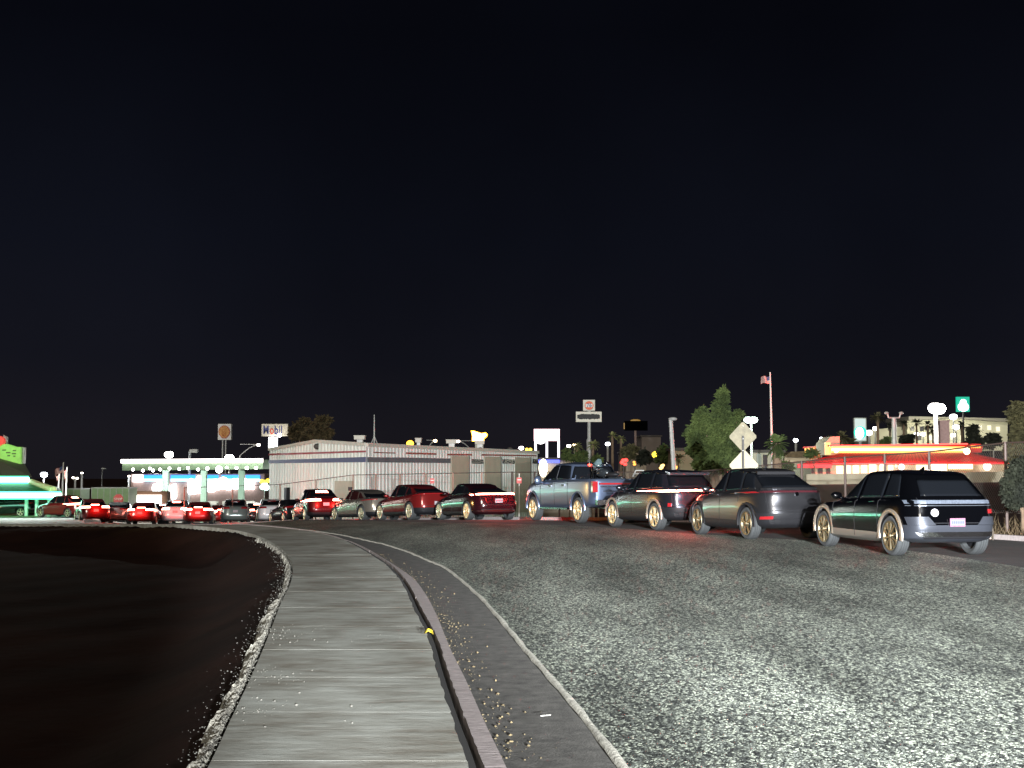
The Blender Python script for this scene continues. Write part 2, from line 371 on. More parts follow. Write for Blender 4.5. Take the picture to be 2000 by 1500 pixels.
# kerb: solid, slightly proud of the sunken pavement, in lengths
def solid(A, B, z0, ztop, mi=0, k=1, jz=0, mb=None, dz=0):
    mb = mb or MB(); n = len(A); rows = []
    for a, b in zip(A, B):
        r = [(a.x, a.y, zt(a.x, a.y) + z0)]
        for j in range(k + 1):
            p = a.lerp(b, j / k); r.append((p.x, p.y, zt(p.x, p.y) + ztop + dz + jz * (rnd.random() - .5)))
        r.append((b.x, b.y, zt(b.x, b.y) + z0)); rows.append(r)
    m = len(rows[0]); vs = [v for r in rows for v in r]
    fs = [(i * m + j, i * m + j + 1, (i + 1) * m + j + 1, (i + 1) * m + j) for i in range(n - 1) for j in range(m - 1)]
    fs += [tuple(range(m)), tuple(range((n - 1) * m + m - 1, (n - 1) * m - 1, -1))]
    return mb.add(vs, fs, mi)
Cf = resample(curbo, .12); If = pair(Cf, resample(inner, .03))
mb = MB(); i = 0
while i < len(Cf) - 1:
    j = min(i + 25, len(Cf) - 1)
    a = Cf[i:j + 1]; b = If[i:j + 1]; b = [q + (p - q).normalized() * (.035 + .012 * rnd.random()) for p, q in zip(a, b)]
    a2 = [p + (q - p).normalized() * .03 for p, q in zip(a, b)]
    b2 = [q + (p - q).normalized() * .02 for p, q in zip(a, b)]
    solid(a, b, -.15, SW + .010, mb=mb, jz=.002)
    i = j
    if j < len(Cf) - 1: i = j
struct('kerb', mb, M_CURB)
# pavement slabs with open joints
def edge_pt(y): return Vector((interp(EDGE, y), y, 0))
Ef = resample([Vector((x, y, 0)) for y, x in EDGE if y < 60], .03)
joints = [1487, 1391.7, 1323, 1268.5, 1223, 1186, 1155, 1127, 1104, 1084, 1072, 1061, 1053, 1046]
jy = [gp(900, p, SW).y for p in joints]
s0 = jy[0]; ysl = [s0 - 1.5 * k for k in range(14, 0, -1)] + jy
k = 0
last = jy[-1]
while last < 60: last += 1.55; ysl.append(last)
If2 = resample(inner, .03)
def at_s(L, y):
    # pavement crosses: joint lines lie perpendicular to the kerb
    return min(L, key=lambda p: abs(p.y - y))
mb = MB()
for a, b in zip(ysl, ysl[1:]):
    ia = min(range(len(If2)), key=lambda i: abs(If2[i].y - a)); ib = min(range(len(If2)), key=lambda i: abs(If2[i].y - b))
    if ib - ia < 4: continue
    rg = [If2[round(ia + (ib - ia) * t / 8)] for t in range(9)]
    lf = [min(Ef, key=lambda p, q=q: abs(p.y - q.y) + .25 * abs(p.x - q.x)) for q in rg]
    if a > 24:
        lf = []
        t = (If2[min(len(If2) - 1, ib)] - If2[ia]).normalized(); nn = Vector((-t.y, t.x, 0))
        for q in rg:
            cand = [p for p in Ef if 0 < (p - q).dot(nn) < 3.2]
            lf.append(min(cand, key=lambda p, q=q: abs((p - q).dot(t))) if cand else q + nn * 1.5)
    d = (rg[-1] - rg[0]).normalized() * .006
    rg[0] = rg[0] + d; lf[0] = lf[0] + d; rg[-1] = rg[-1] - d; lf[-1] = lf[-1] - d
    rg = [q + (p - q).normalized() * (.03 + .02 * rnd.random()) for p, q in zip(lf, rg)]
    solid(lf, rg, -.12, SW, mb=mb, dz=rnd.uniform(-.0006, .0006), k=3)
struct('sidewalk', mb, SLAB)
struct('joint_filler', strip([p for p in Ef if p.y < 33][::10], [min(If2, key=lambda q, p=p: abs(q.y - p.y)) for p in Ef if p.y < 33][::10], zt, 1, SW - .0009, SW - .0009), mat('dark_soil', (.012, .010, .008), .95))
# crusted soil along the outer pavement edge
mb = MB(); pts = [p for p in Ef if 4 < p.y < 30][::1]; kk = 12
for i, p in enumerate(pts):
    q = pts[min(i + 1, len(pts) - 1)]; o = pts[max(i - 1, 0)]; t = (q - o).normalized(); nn = Vector((-t.y, t.x, 0))
    wd = (.03 + .09 * (math.sin(p.y * 5.3) * .5 + .5) * (math.sin(p.y * 13.1 + 1) * .5 + .5) + .10 * rnd.random() ** 2) * (1 if p.y < 16 else .6)
    for j in range(kk):
        u = j / (kk - 1); d = .035 + wd * u
        z = .075 + .03 * math.sin(u * 3.14) + .028 * rnd.random() ** 2 - .22 * u * u * u
        mb.v.append((p.x + nn.x * d, p.y + nn.y * d, z - .02))
for i in range(len(pts) - 1):
    for j in range(kk - 1): mb.f.append((i * kk + j, i * kk + j + 1, (i + 1) * kk + j + 1, (i + 1) * kk + j)); mb.m.append(0)
struct('soil_edge', mb, M_CRUST)
# loose grit (uncountable)
def grit(name, n, pos, r0, r1, m, label):
    mb = MB()
    T = [(1, 0, 0), (-1, 0, 0), (0, 1, 0), (0, -1, 0), (0, 0, 1), (0, 0, -1)]
    F = [(0, 2, 4), (2, 1, 4), (1, 3, 4), (3, 0, 4), (2, 0, 5), (1, 2, 5), (3, 1, 5), (0, 3, 5)]
    for _ in range(n):
        x, y, z = pos(); r = r0 + (r1 - r0) * rnd.random() ** 3; a = rnd.random() * 6.3
        vs = []
        for t in T:
            k = r * rnd.uniform(.6, 1.2); vx, vy, vz = t[0] * k, t[1] * k, t[2] * k * .6
            vs.append((x + vx * math.cos(a) - vy * math.sin(a), y + vx * math.sin(a) + vy * math.cos(a), z + vz + r * .3))
        mb.add(vs, F)
    return tag(mb.build(name, m), label, 'gravel', kind='stuff')
M_STONE = mat('pale_stone', (.24, .23, .20), .9, var=.3, vscale=40)
def p_edge():
    p = rnd.choice(pts); d = abs(rnd.gauss(0, .13)) - .01; return (p.x - d, p.y + rnd.uniform(-.1, .1), .10 - .25 * max(0, d))
grit('grit', 2600, p_edge, .003, .010, M_STONE, 'pale grit scattered along the outer edge of the sidewalk')
Gn = [p for p in G if 4 < p.y < 26]
def p_gut():
    i = rnd.randrange(len(Gn)); p = Gn[i]; q = C[G.index(p)]; t = min(.95, abs(rnd.gauss(0, .22)) + .02); r = q.lerp(p, t); return (r.x, r.y + rnd.uniform(-.15, .15), zt(r.x, r.y) + .0)
grit('grit', 900, p_gut, .004, .016, mat('leaf_litter', (.15, .115, .06), .9, var=.5, vscale=30), 'dry leaf litter and grit lying in the gutter against the curb')
def p_walk():
    a = rnd.choice([8.6, 12.1, 12.6, 9.9]); y = a + rnd.gauss(0, .25); xe = interp(EDGE, y)
    return (xe + abs(rnd.gauss(.1, .22)) if rnd.random() < .8 else rnd.uniform(xe, xe + 1.3), y, SW + .003)
grit('grit', 150, p_walk, .004, .012, M_STONE, 'pale crumbs of grit lying on the sidewalk slabs')
# crumpled yellow leaf by the kerb joint, paper scrap in the gutter
p = gp(837, 1240, SW + .02)
mb = MB()
lf = [(-.05, 0, .0), (-.035, .02, .035), (0, .03, .055), (.035, .02, .04), (.05, 0, .0), (.03, -.02, .028), (0, -.025, .04), (-.03, -.02, .026)]
mb.add([(p.x + a, p.y + b, p.z + c) for a, b, c in lf] + [(p.x, p.y, p.z + .062)], [(i, (i + 1) % 8, 8) for i in range(8)] + [tuple(range(7, -1, -1))])
tag(mb.build('leaf', mat('yellow_leaf', (.85, .62, .04), .6, var=.2, vscale=30), smooth=True), 'crumpled yellow leaf caught in the gap between sidewalk and curb', 'leaf')
p = gp(1066, 1398, .03); mb = MB()
mb.prism([(p.x - .035, p.y - .012, p.z), (p.x + .03, p.y - .02, p.z + .006), (p.x + .036, p.y + .014, p.z + .004), (p.x - .02, p.y + .02, p.z)], (0, 0, .003))
tag(mb.build('paper_scrap', M_WHITE), 'white scrap of paper lying in the gutter', 'litter')

# ================================================================ CARS
class Shell:
    def __init__(s, rows): s.rows = rows
    def pt(s, i, th):
        xr, xf, w, nr, nf, zr, zm, zf = s.rows[i]
        c, sn = math.cos(th), math.sin(th); n = nf if c >= 0 else nr
        xc = (xr + xf) / 2; a = (xf - xr) / 2
        x = xc + a * math.copysign(abs(c) ** (2 / n), c); y = w * math.copysign(abs(sn) ** (2 / n), sn)
        u = (x - xr) / (xf - xr)
        z = zr * (1 - u) * (1 - 2 * u) + 4 * zm * u * (1 - u) + zf * u * (2 * u - 1)
        return Vector((x, y, z))
    def S(s, v, th):
        n = len(s.rows); v = min(max(v, 0), n - 1); i = min(int(v), n - 2); t = v - i
        b, c = s.pt(i, th), s.pt(i + 1, th)
        if t == 0: return b
        a = s.pt(i - 1, th) if i > 0 else b; d = s.pt(i + 2, th) if i + 2 < n else c
        k = .30; m0, m1 = (c - a) * k, (d - b) * k
        return b * (2 * t ** 3 - 3 * t * t + 1) + m0 * (t ** 3 - 2 * t * t + t) + c * (-2 * t ** 3 + 3 * t * t) + m1 * (t ** 3 - t * t)
    def nrm(s, v, th):
        e = .02; p = s.S(v, th); a = s.S(v + e, th) - s.S(v - e, th); b = s.S(v, th + e) - s.S(v, th - e)
        n = a.cross(b)
        if n.length < 1e-9: return Vector((0, 0, 1))
        n.normalize(); cx = (s.rows[0][0] + s.rows[0][1]) / 2
        if n.dot(Vector(((p.x - cx) * .4, p.y, p.z - .7))) < 0: n = -n
        return n
    def solve(s, v, val, lo, hi, ax):
        flo = s.S(v, lo)[ax]; up = s.S(v, hi)[ax] > flo
        for _ in range(30):
            m = (lo + hi) / 2
            if (s.S(v, m)[ax] < val) == up: lo = m
            else: hi = m
        return (lo + hi) / 2
    def patch(s, mb, where, v0, v1, a0, a1, b0, b1, off=.006, nu=10, nv=6, mi=0, th_=.02):
        """a shell piece on the surface: where = side +1/-1 (params are x) or 'rear'/'front' (params are y)"""
        top, bot = [], []
        for j in range(nv + 1):
            t = j / nv; v = v0 + (v1 - v0) * t; lo, hi = a0 + (b0 - a0) * t, a1 + (b1 - a1) * t
            ra, rb = [], []
            for i in range(nu + 1):
                q = lo + (hi - lo) * i / nu
                if where == 'rear': th = s.solve(v, q, R(90.5), R(269.5), 1)
                elif where == 'front': th = s.solve(v, q, R(-89.5), R(89.5), 1)
                elif where > 0: th = s.solve(v, q, R(.5), R(179.5), 0)
                else: th = s.solve(v, q, R(-.5), R(-179.5), 0)
                p = s.S(v, th); n = s.nrm(v, th); ra.append(p + n * off); rb.append(p + n * (off - th_))
            top.append(ra); bot.append(rb)
        m = nu + 1; vs = [p for r in top for p in r] + [p for r in bot for p in r]; K = m * (nv + 1)
        fs = [(j * m + i, j * m + i + 1, (j + 1) * m + i + 1, (j + 1) * m + i) for j in range(nv) for i in range(nu)]
        loop = [i for i in range(m)] + [j * m + nu for j in range(1, nv + 1)] + [nv * m + i for i in range(nu - 1, -1, -1)] + [j * m for j in range(nv - 1, 0, -1)]
        fs += [(a, b, b + K, a + K) for a, b in zip(loop, loop[1:] + loop[:1])]
        return mb.add(vs, fs, mi)
    def mesh(s, M=44, sub=3, capz=.0):
        ref = len(s.rows) // 3; fine = [s.pt(ref, math.pi * i / 600) for i in range(601)]
        L = [0]
        for a, b in zip(fine, fine[1:]): L.append(L[-1] + (b - a).length)
        ths = []; j = 0
        for k in range(M + 1):
            while j < 600 and L[j] < L[-1] * k / M: j += 1
            ths.append(math.pi * j / 600)
        ths += [2 * math.pi - t for t in ths[1:-1]][::-1]
        n = len(ths); mb = MB(); vs_ = []
        nr = len(s.rows)
        vv = [i + k / sub for i in range(nr - 1) for k in range(sub)] + [nr - 1]
        for v in vv: vs_ += [s.S(v, t) for t in ths]
        fs = [(j * n + i, j * n + (i + 1) % n, (j + 1) * n + (i + 1) % n, (j + 1) * n + i) for j in range(len(vv) - 1) for i in range(n)]
        # lids, made of quads across
        for o, rev in ((0, 1), ((len(vv) - 1) * n, 0)):
            for i in range(M):
                a, b, c, d = i, i + 1, (n - i - 1) % n, (n - i) % n
                f = tuple(dict.fromkeys((o + a, o + b, o + c, o + d)))
                if len(f) > 2: fs.append(f if not rev else f[::-1])
        mb.add(vs_, fs); return mb

def paint(name, col, metal=.55, rough=.22):
    return mat('paint_' + name, col, rough, metal, coat=1.0, spec=.6)

def make_wheel(parent, x, y, side, r, w, spokes, rimf, m_rim, style=0):
    c = Vector((x, y, r))
    mb = MB(); n = 40; prof = [(r * rimf, -w * .44), (r * .9, -w * .5), (r * .975, -w * .42), (r, -w * .33)]
    grooves = []
    for gx in (-.2, 0, .2): prof += [(r, w * (gx - .05)), (r - .012, w * (gx - .04)), (r - .012, w * (gx + .04)), (r, w * (gx + .05))]
    prof += [(r, w * .33), (r * .975, w * .42), (r * .9, w * .5), (r * rimf, w * .44), (r * rimf * .9, w * .2), (r * rimf * .9, -w * .2)]
    vs = []; k = len(prof)
    for i in range(n):
        a = 2 * math.pi * i / n
        for rr, yy in prof: vs.append((c.x + rr * math.cos(a), c.y + yy, c.z + rr * math.sin(a)))
    fs = [(i * k + j, i * k + (j + 1) % k, ((i + 1) % n) * k + (j + 1) % k, ((i + 1) % n) * k + j) for i in range(n) for j in range(k)]
    mb.add(vs, fs)
    wh = mb.build('wheel', M_RUB, parent, smooth=False)
    R0 = r * rimf; yo = y + side * w * .40
    mb = MB()
    # outer ring
    vs = []; pr = [(R0 * 1.03, w * .05), (R0 * 1.02, w * .09), (R0 * .93, w * .07), (R0 * .90, -w * .12)]; k = 4
    for i in range(n):
        a = 2 * math.pi * i / n
        for rr, yy in pr: vs.append((c.x + rr * math.cos(a), yo + side * yy, c.z + rr * math.sin(a)))
    mb.add(vs, [(i * k + j, i * k + j + 1, ((i + 1) % n) * k + j + 1, ((i + 1) % n) * k + j) for i in range(n) for j in range(3)])
    for i in range(spokes):
        a = 2 * math.pi * (i + .25) / spokes
        for da in ((-.10, .10) if style == 1 else (0,)):
            tw = .22 if style == 2 else 0
            a1, a2 = a + da * .6, a + da + tw
            h1, h2 = (.30 if style == 0 else .16), (.17 if style == 0 else .09)
            def P(rr, aa, yy): return (c.x + rr * math.cos(aa), yo + side * yy, c.z + rr * math.sin(aa))
            q = [P(R0 * .16, a1 - h1 * 1.6, .02), P(R0 * .16, a1 + h1 * 1.6, .02), P(R0 * .96, a2 + h2, w * .06), P(R0 * .96, a2 - h2, w * .06)]
            q2 = [P(R0 * .16, a1 - h1 * 1.6, -.03), P(R0 * .16, a1 + h1 * 1.6, -.03), P(R0 * .96, a2 + h2, -.03), P(R0 * .96, a2 - h2, -.03)]
            mb.add(q + q2, [(0, 1, 2, 3), (7, 6, 5, 4), (0, 4, 5, 1), (1, 5, 6, 2), (2, 6, 7, 3), (3, 7, 4, 0)])
    mb.cyl((c.x, yo - side * .03, c.z), (c.x, yo + side * .035, c.z), R0 * .20, R0 * .16, 16)
    mb.build('rim', m_rim, wh)
    mb = MB(); mb.cyl((c.x, yo - side * .10, c.z), (c.x, yo - side * .06, c.z), R0 * .62, R0 * .62, 28, 0)
    mb.cyl((c.x, yo - side * .14, c.z), (c.x, yo - side * .11, c.z), R0 * .97, R0 * .97, 28, 1)
    mb.build('brake_disc', [M_DISC, M_BLACK], wh)
    return wh

def cut_body(sh, wheels, ra, extra=None, M=44):
    mb = sh.mesh(M); o = mb.build('body_tmp', [M_BLACK, M_BLACK])
    for x in wheels:
        for sgn in (-1, 1):
            c = MB(); c.cyl((x, sgn * .56, ra * .93), (x, sgn * 1.3, ra * .93), ra, ra, 40, 1)
            co = c.build('cutter', [M_BLACK, M_BLACK])
            md = o.modifiers.new('b', 'BOOLEAN'); md.operation = 'DIFFERENCE'; md.object = co; md.solver = 'EXACT'
            o['_c'] = 1
    if extra:
        co = extra.build('cutter', [M_BLACK, M_BLACK]); md = o.modifiers.new('b', 'BOOLEAN'); md.object = co; md.operation = 'DIFFERENCE'; md.solver = 'EXACT'
    dg = bpy.context.evaluated_depsgraph_get(); me = bpy.data.meshes.new_from_object(o.evaluated_get(dg))
    for c in [q for q in bpy.data.objects if q.name.startswith('cutter')] + [o]: bpy.data.objects.remove(c)
    return me

def split_body(me, parts, planes, root, mats):
    """parts: list of (name, test(center, mat_index), mats). the rest becomes body"""
    bm = bmesh.new(); bm.from_mesh(me)
    for co, no in planes: bmesh.ops.bisect_plane(bm, geom=bm.verts[:] + bm.edges[:] + bm.faces[:], plane_co=co, plane_no=no, dist=1e-5)
    out = {}
    groups = {}
    for f in bm.faces:
        c = f.calc_center_median(); k = None
        for i, (nm, test, mm) in enumerate(parts):
            if test(c, f.material_index, f.normal): k = i; break
        groups.setdefault(k, []).append(f.index)
    bm.faces.ensure_lookup_table()
    for k, idx in groups.items():
        nm, mm = ('body', mats) if k is None else (parts[k][0], parts[k][2])
        mb = MB(); vm = {}
        for i in idx:
            f = bm.faces[i]; q = []
            for v in f.verts:
                if v.index not in vm: vm[v.index] = len(mb.v); mb.v.append(tuple(v.co))
                q.append(vm[v.index])
            mb.f.append(tuple(q)); mb.m.append(f.material_index)
        o = mb.build(nm, mm, root, smooth=True, fix=False)
        try:
            o.data.set_sharp_from_angle(angle=R(38))
        except Exception: pass
        out.setdefault(nm, []).append(o)
    bm.free(); return out

def make_car(sp, detail=True):
    """sp: dict describing one car. local axes: x forward, y left, z up"""
    root = thing(sp['name'], sp['label'], sp['cat'], (0, 0, 0), sp.get('group'), world=False)
    sh = Shell(sp['rows']); P = sp['paint']; r = sp['r']; wx = sp['wx']; W_ = sp['rows'][3][2]; ib, ir = sp['ib'], sp['ir']
    me = cut_body(sh, wx, r * sp.get('arch', 1.12), M=44 if detail else 30)
    zs = sp.get('sill', .40); xd0, xm, xd1 = sp['doors']; zb = sp['zbelt']; xe = sp['rows'][3][0]
    M_CL = sp.get('clad', M_BLACK)
    for m in (0,): pass
    parts = [
        ('door', lambda c, m, n: m == 0 and abs(n.y) > .3 and abs(c.y) > .6 and c.y > 0 and xd0 < c.x < xm and zs < c.z < zb, [P, M_BLACK]),
        ('door', lambda c, m, n: m == 0 and abs(n.y) > .3 and abs(c.y) > .6 and c.y > 0 and xm < c.x < xd1 and zs < c.z < zb, [P, M_BLACK]),
        ('door', lambda c, m, n: m == 0 and abs(n.y) > .3 and abs(c.y) > .6 and c.y < 0 and xd0 < c.x < xm and zs < c.z < zb, [P, M_BLACK]),
        ('door', lambda c, m, n: m == 0 and abs(n.y) > .3 and abs(c.y) > .6 and c.y < 0 and xm < c.x < xd1 and zs < c.z < zb, [P, M_BLACK]),
        ('side_skirt', lambda c, m, n: m == 0 and c.z < zs and wx[0] < c.x < wx[1], [M_CL, M_BLACK]),
        ('rear_bumper', lambda c, m, n: m == 0 and c.z < sp.get('zbump', .52) and c.x < wx[0] - r * .6, [sp.get('bumper', M_CL), M_BLACK]),
        ('hood', lambda c, m, n: m == 0 and n.z > .6 and c.x > sp['rows'][ib][1] - .12 and abs(c.y) < W_ * .86 and c.x < sp['rows'][3][1] - .12, [P, M_BLACK]),
    ] if detail else []
    planes = [((x, 0, 0), (1, 0, 0)) for x in (xd0, xm, xd1)] + [((0, 0, zs), (0, 0, 1)), ((0, 0, zb), (0, 0, 1)), ((0, 0, sp.get('zbump', .52)), (0, 0, 1))] if detail else []
    res = split_body(me, parts, planes, root, [P, M_BLACK])
    # glass
    g0, g1 = ib + .07, ir - .05
    for w in sp['windows']:
        for sgn in (1, -1):
            mb = MB(); sh.patch(mb, sgn, g0, g1 - w[4] if len(w) > 4 else g1, w[0], w[1], w[2], w[3], off=.006); mb.build('window', sp.get('glass', M_GLASS), root, smooth=True)
    rw = sp['rearwin']; mb = MB(); sh.patch(mb, 'rear', ib + rw[2], ir - rw[3], -rw[0], rw[0], -rw[1], rw[1], off=.008, nu=12); mb.build('rear_window', M_GLASS, root, smooth=True)
    fw = sp['frontwin']; mb = MB(); sh.patch(mb, 'front', ib + .06, ir - .04, -fw[0], fw[0], -fw[1], fw[1], off=.008, nu=14); mb.build('windscreen', M_GLASS, root, smooth=True)
    # wheels
    for x in wx:
        for sgn in (1, -1): make_wheel(root, x, sgn * (W_ - .135), sgn, r, .245, sp['spokes'], sp.get('rimf', .72), sp.get('rim', M_ALLOY), sp.get('style', 0))
    # lamps
    lit = sp.get('lit', False)
    for L in sp['lamps']:
        mb = MB(); sh.patch(mb, 'rear', L[1], L[2], L[3], L[4], L[5], L[6], off=.018, nu=12, nv=4, th_=.04)
        mb.build(L[0], L[7] if len(L) > 7 else (M_REDON if lit else M_REDOFF), root)
    if detail:
        for sgn in (1, -1):
            # mirror
            mx, mz = sp['mirror']; th = sh.solve(ib - .1, mx, R(.5), R(179.5), 0); y = abs(sh.S(ib - .1, th).y)
            mb = MB(); mb.ball((mx, sgn * (y + .14), mz + .06), .12, (.75, 1.05, .62), 12, 8); mb.cyl((mx + .02, sgn * (y - .04), mz - .02), (mx, sgn * (y + .08), mz + .03), .035, .03, 8)
            m_ = mb.build('mirror', P, root, smooth=True)
            # handles and seams
            doors = [d for d in res.get('door', []) if sum(v.co.y for v in d.data.vertices) * sgn > 0]
            doors.sort(key=lambda d: sum(v.co.x for v in d.data.vertices) / len(d.data.vertices))
            for d, xh in zip(doors, (xd0 + .20, xm + .17)):
                mb = MB(); vh = sp.get('vh', ib - 1.35); sh.patch(mb, sgn, vh, vh + .14, xh, xh + .2, xh, xh + .2, off=.02, nu=4, nv=2); mb.build('door_handle', sp.get('hmat', P), d)
            for x in (xd0, xm, xd1):
                if x == xd0 and abs(x - wx[0]) < r * 1.1: v0 = 3.3
                else: v0 = 1.2
                mb = MB(); sh.patch(mb, sgn, v0, ib - .05, x - .007, x + .007, x - .007, x + .007, off=.0035, nu=1, nv=14, th_=.01); mb.build('door_seam', M_BLACK, root)
            if sp.get('archtrim'):
                for x in wx:
                    mb = MB(); ra = r * sp.get('arch', 1.12); vs = []; n = 26
                    for i in range(n + 1):
                        a = math.pi * (-.06 + 1.12 * i / n); 
                        for rr, oy in ((ra - .01, -.01), (ra + .0, .018), (ra + sp['archtrim'], .012), (ra + sp['archtrim'] + .008, -.02)):
                            X, Z = x + rr * math.cos(a), ra * .93 + rr * math.sin(a)
                            # follow the body side
                            yb = W_ - .012 - .012 * max(0, Z - .55)
                            vs.append((X, sgn * (yb + oy), Z))
                    fs = [(i * 4 + j, i * 4 + j + 1, i * 4 + 5 + j, i * 4 + 4 + j) for i in range(n) for j in range(3)]
                    mb.add(vs, fs); mb.build('wheel_arch', sp.get('archmat', M_CL), root, smooth=True)
            if sp.get('chrome_line'):
                a, b, c, d = sp['chrome_line']; mb = MB(); n = 24
                pts = []
                for i in range(n + 1):
                    x = b + (a - b) * i / n; v = ir - .02; th = sh.solve(v, x, R(.5), R(179.5), 0); q = sh.S(v, th) ; pts.append((q.x, sgn * (q.y + .012), q.z + .004))
                mb.tube(pts, .012, 6); mb.build('window_trim', M_CHROME, root)
    if detail:
        for y in (-.70, .70):
            mb = MB(); sh.patch(mb, 'rear', 2.3, ib - .1, y - .006, y + .006, y - .006, y + .006, off=.004, nu=1, nv=12, th_=.01); mb.build('tailgate_seam', M_BLACK, root)
        mb = MB(); sh.patch(mb, 'rear', 2.27, 2.33, -.70, .70, -.70, .70, off=.004, nu=12, nv=1, th_=.01); mb.build('tailgate_seam', M_BLACK, root)
        mb = MB(); sh.patch(mb, 'rear', .9, 1.5, -.62, .62, -.68, .68, off=.012, nu=12, nv=3, th_=.02); mb.build('diffuser', M_BLACK, root)
    # plate
    if sp.get('plate'):
        v, y0 = sp['plate']; th = sh.solve(v, y0, R(90.5), R(269.5), 1); p = sh.S(v, th); n = sh.nrm(v, th); n.z = 0; n.normalize(); t = Vector((-n.y, n.x, 0))
        c = p + n * .03; mb = MB(); a = c - t * .152 - Vector((0, 0, .076)); mb.prism([a, a + t * .304, a + t * .304 + Vector((0, 0, .152)), a + Vector((0, 0, .152))], n * .012)
        pl = mb.build('licence_plate', sp.get('platemat', M_PLATE), root)
        if sp.get('platetext'):
            for nm_, lo_, hi_, h_, o_, m_ in [('plate_band', -.14, .14, .040, .0125, mat('plate_white', (.15, .15, .17), .6))] + [('plate_mark', -.115 + .037 * k_, -.095 + .037 * k_, .024, .0155, mat('plate_ink', (.06, .07, .12), .6)) for k_ in range(7)]:
                mb = MB(); q_ = c + n * o_; mb.prism([q_ + t * lo_ - Vector((0, 0, h_)), q_ + t * hi_ - Vector((0, 0, h_)), q_ + t * hi_ + Vector((0, 0, h_)), q_ + t * lo_ + Vector((0, 0, h_))], n * .002); mb.build(nm_, m_, pl)
    if sp.get('fin'):
        x, z = sp['fin']; mb = MB(); mb.prism([(x + .10, -.015, z - .01), (x - .09, -.015, z - .01), (x - .10, -.008, z + .07)], (0, .03, 0)); mb.build('antenna', P, root)
    if sp.get('spoiler'):
        x0, x1, w, z, z1 = sp['spoiler']; mb = MB(); mb.add([(x0, -w * .9, z), (x1, -w, z1), (x1, w, z1), (x0, w * .9, z), (x0, -w * .9, z - .035), (x1, -w, z1 - .07), (x1, w, z1 - .07), (x0, w * .9, z - .035)],
            [(0, 1, 2, 3), (7, 6, 5, 4), (0, 4, 5, 1), (1, 5, 6, 2), (2, 6, 7, 3), (3, 7, 4, 0)]); mb.build('spoiler', sp.get('spmat', P), root)
    for fn in sp.get('extra', []): fn(root, sh, sp)
    if lit:
        for y in sp.get('litpos', (-.5, .5)):
            l = lamp('brake_glow', 'POINT', (xe - .42, y, sp.get('litz', .9)), sp.get('lite', 10), (1, .03, .02), shadow_soft_size=.28); l.parent = root
    return root
def place(o, x, y, hd, dz=0, yaw=0):
    o.location = (x, y, zt(x, y) + dz + .012); f = Vector((-math.sin(R(hd)), math.cos(R(hd))))
    a, b = zt(x - f.x * 1.5, y - f.y * 1.5), zt(x + f.x * 1.5, y + f.y * 1.5)
    o.rotation_euler = (0, -math.atan2(b - a, 3.0), R(90 + hd))
    return o
def badge(body, v, y, size, m, name='badge'):
    def f(root, sh, sp):
        th = sh.solve(v, y, R(90.5), R(269.5), 1); p = sh.S(v, th); n = sh.nrm(v, th); t = Vector((n.y, -n.x, 0)).normalized(); u = t.cross(n) * -1
        if u.z < 0: u = -u
        if t.y > 0: t = -t
        text_mesh(name, body, size, p + n * .02, t, (0, 0, 1), m, root, .004)
    return f
def bar(name, where, v0, v1, a0, a1, b0, b1, m, off=.014, th_=.03):
    def f(root, sh, sp):
        mb = MB(); sh.patch(mb, where, v0, v1, a0, a1, b0, b1, off=off, nu=16, nv=4, th_=th_); mb.build(name, m, root, smooth=False)
    return f
def reflector(sgn, v0, v1, x0, x1, m=None):
    return bar('reflector', sgn, v0, v1, x0, x1, x0, x1, m or M_REDOFF, off=.01, th_=.02)
def disc(v, y, r, m, name):
    def f(root, sh, sp):
        th = sh.solve(v, y, R(90.5), R(269.5), 1); p = sh.S(v, th); n = sh.nrm(v, th); mb = MB(); mb.cyl(p, p + n * .016, r, r * .96, 24); mb.build(name, m, root)
    return f

# 1 black hatchback-like crossover nearest the camera
BK = mat('paint_black', (.0012, .0013, .0018), .10, 0, coat=1); GREYCLAD = mat('grey_cladding', (.055, .06, .075), .38, metal=.5)
rows_a = [(-2.10, 2.15, .82, 5, 4, .27, .22, .25), (-2.27, 2.27, .93, 7, 5, .36, .29, .30), (-2.33, 2.33, .945, 7, 5, .58, .52, .50), (-2.29, 2.34, .945, 7, 4.5, .80, .74, .68),
          (-2.27, 2.27, .93, 7, 4.2, .97, .92, .82), (-2.25, 2.08, .91, 6.5, 4, 1.06, 1.00, .90), (-2.20, 1.30, .86, 6, 3.4, 1.12, 1.05, 1.01), (-1.80, .30, .66, 5, 4, 1.50, 1.565, 1.50),
          (-1.66, .12, .57, 4.5, 4, 1.545, 1.602, 1.545), (-1.2, -.35, .30, 4, 3, 1.59, 1.62, 1.59)]
M_PIXEL = mat('silver_lamp_panel', (.13, .15, .19), .35, metal=.4, var=.35, vscale=25)
M_DCHR = mat('dark_chrome', (.22, .24, .28), .3, metal=.8)
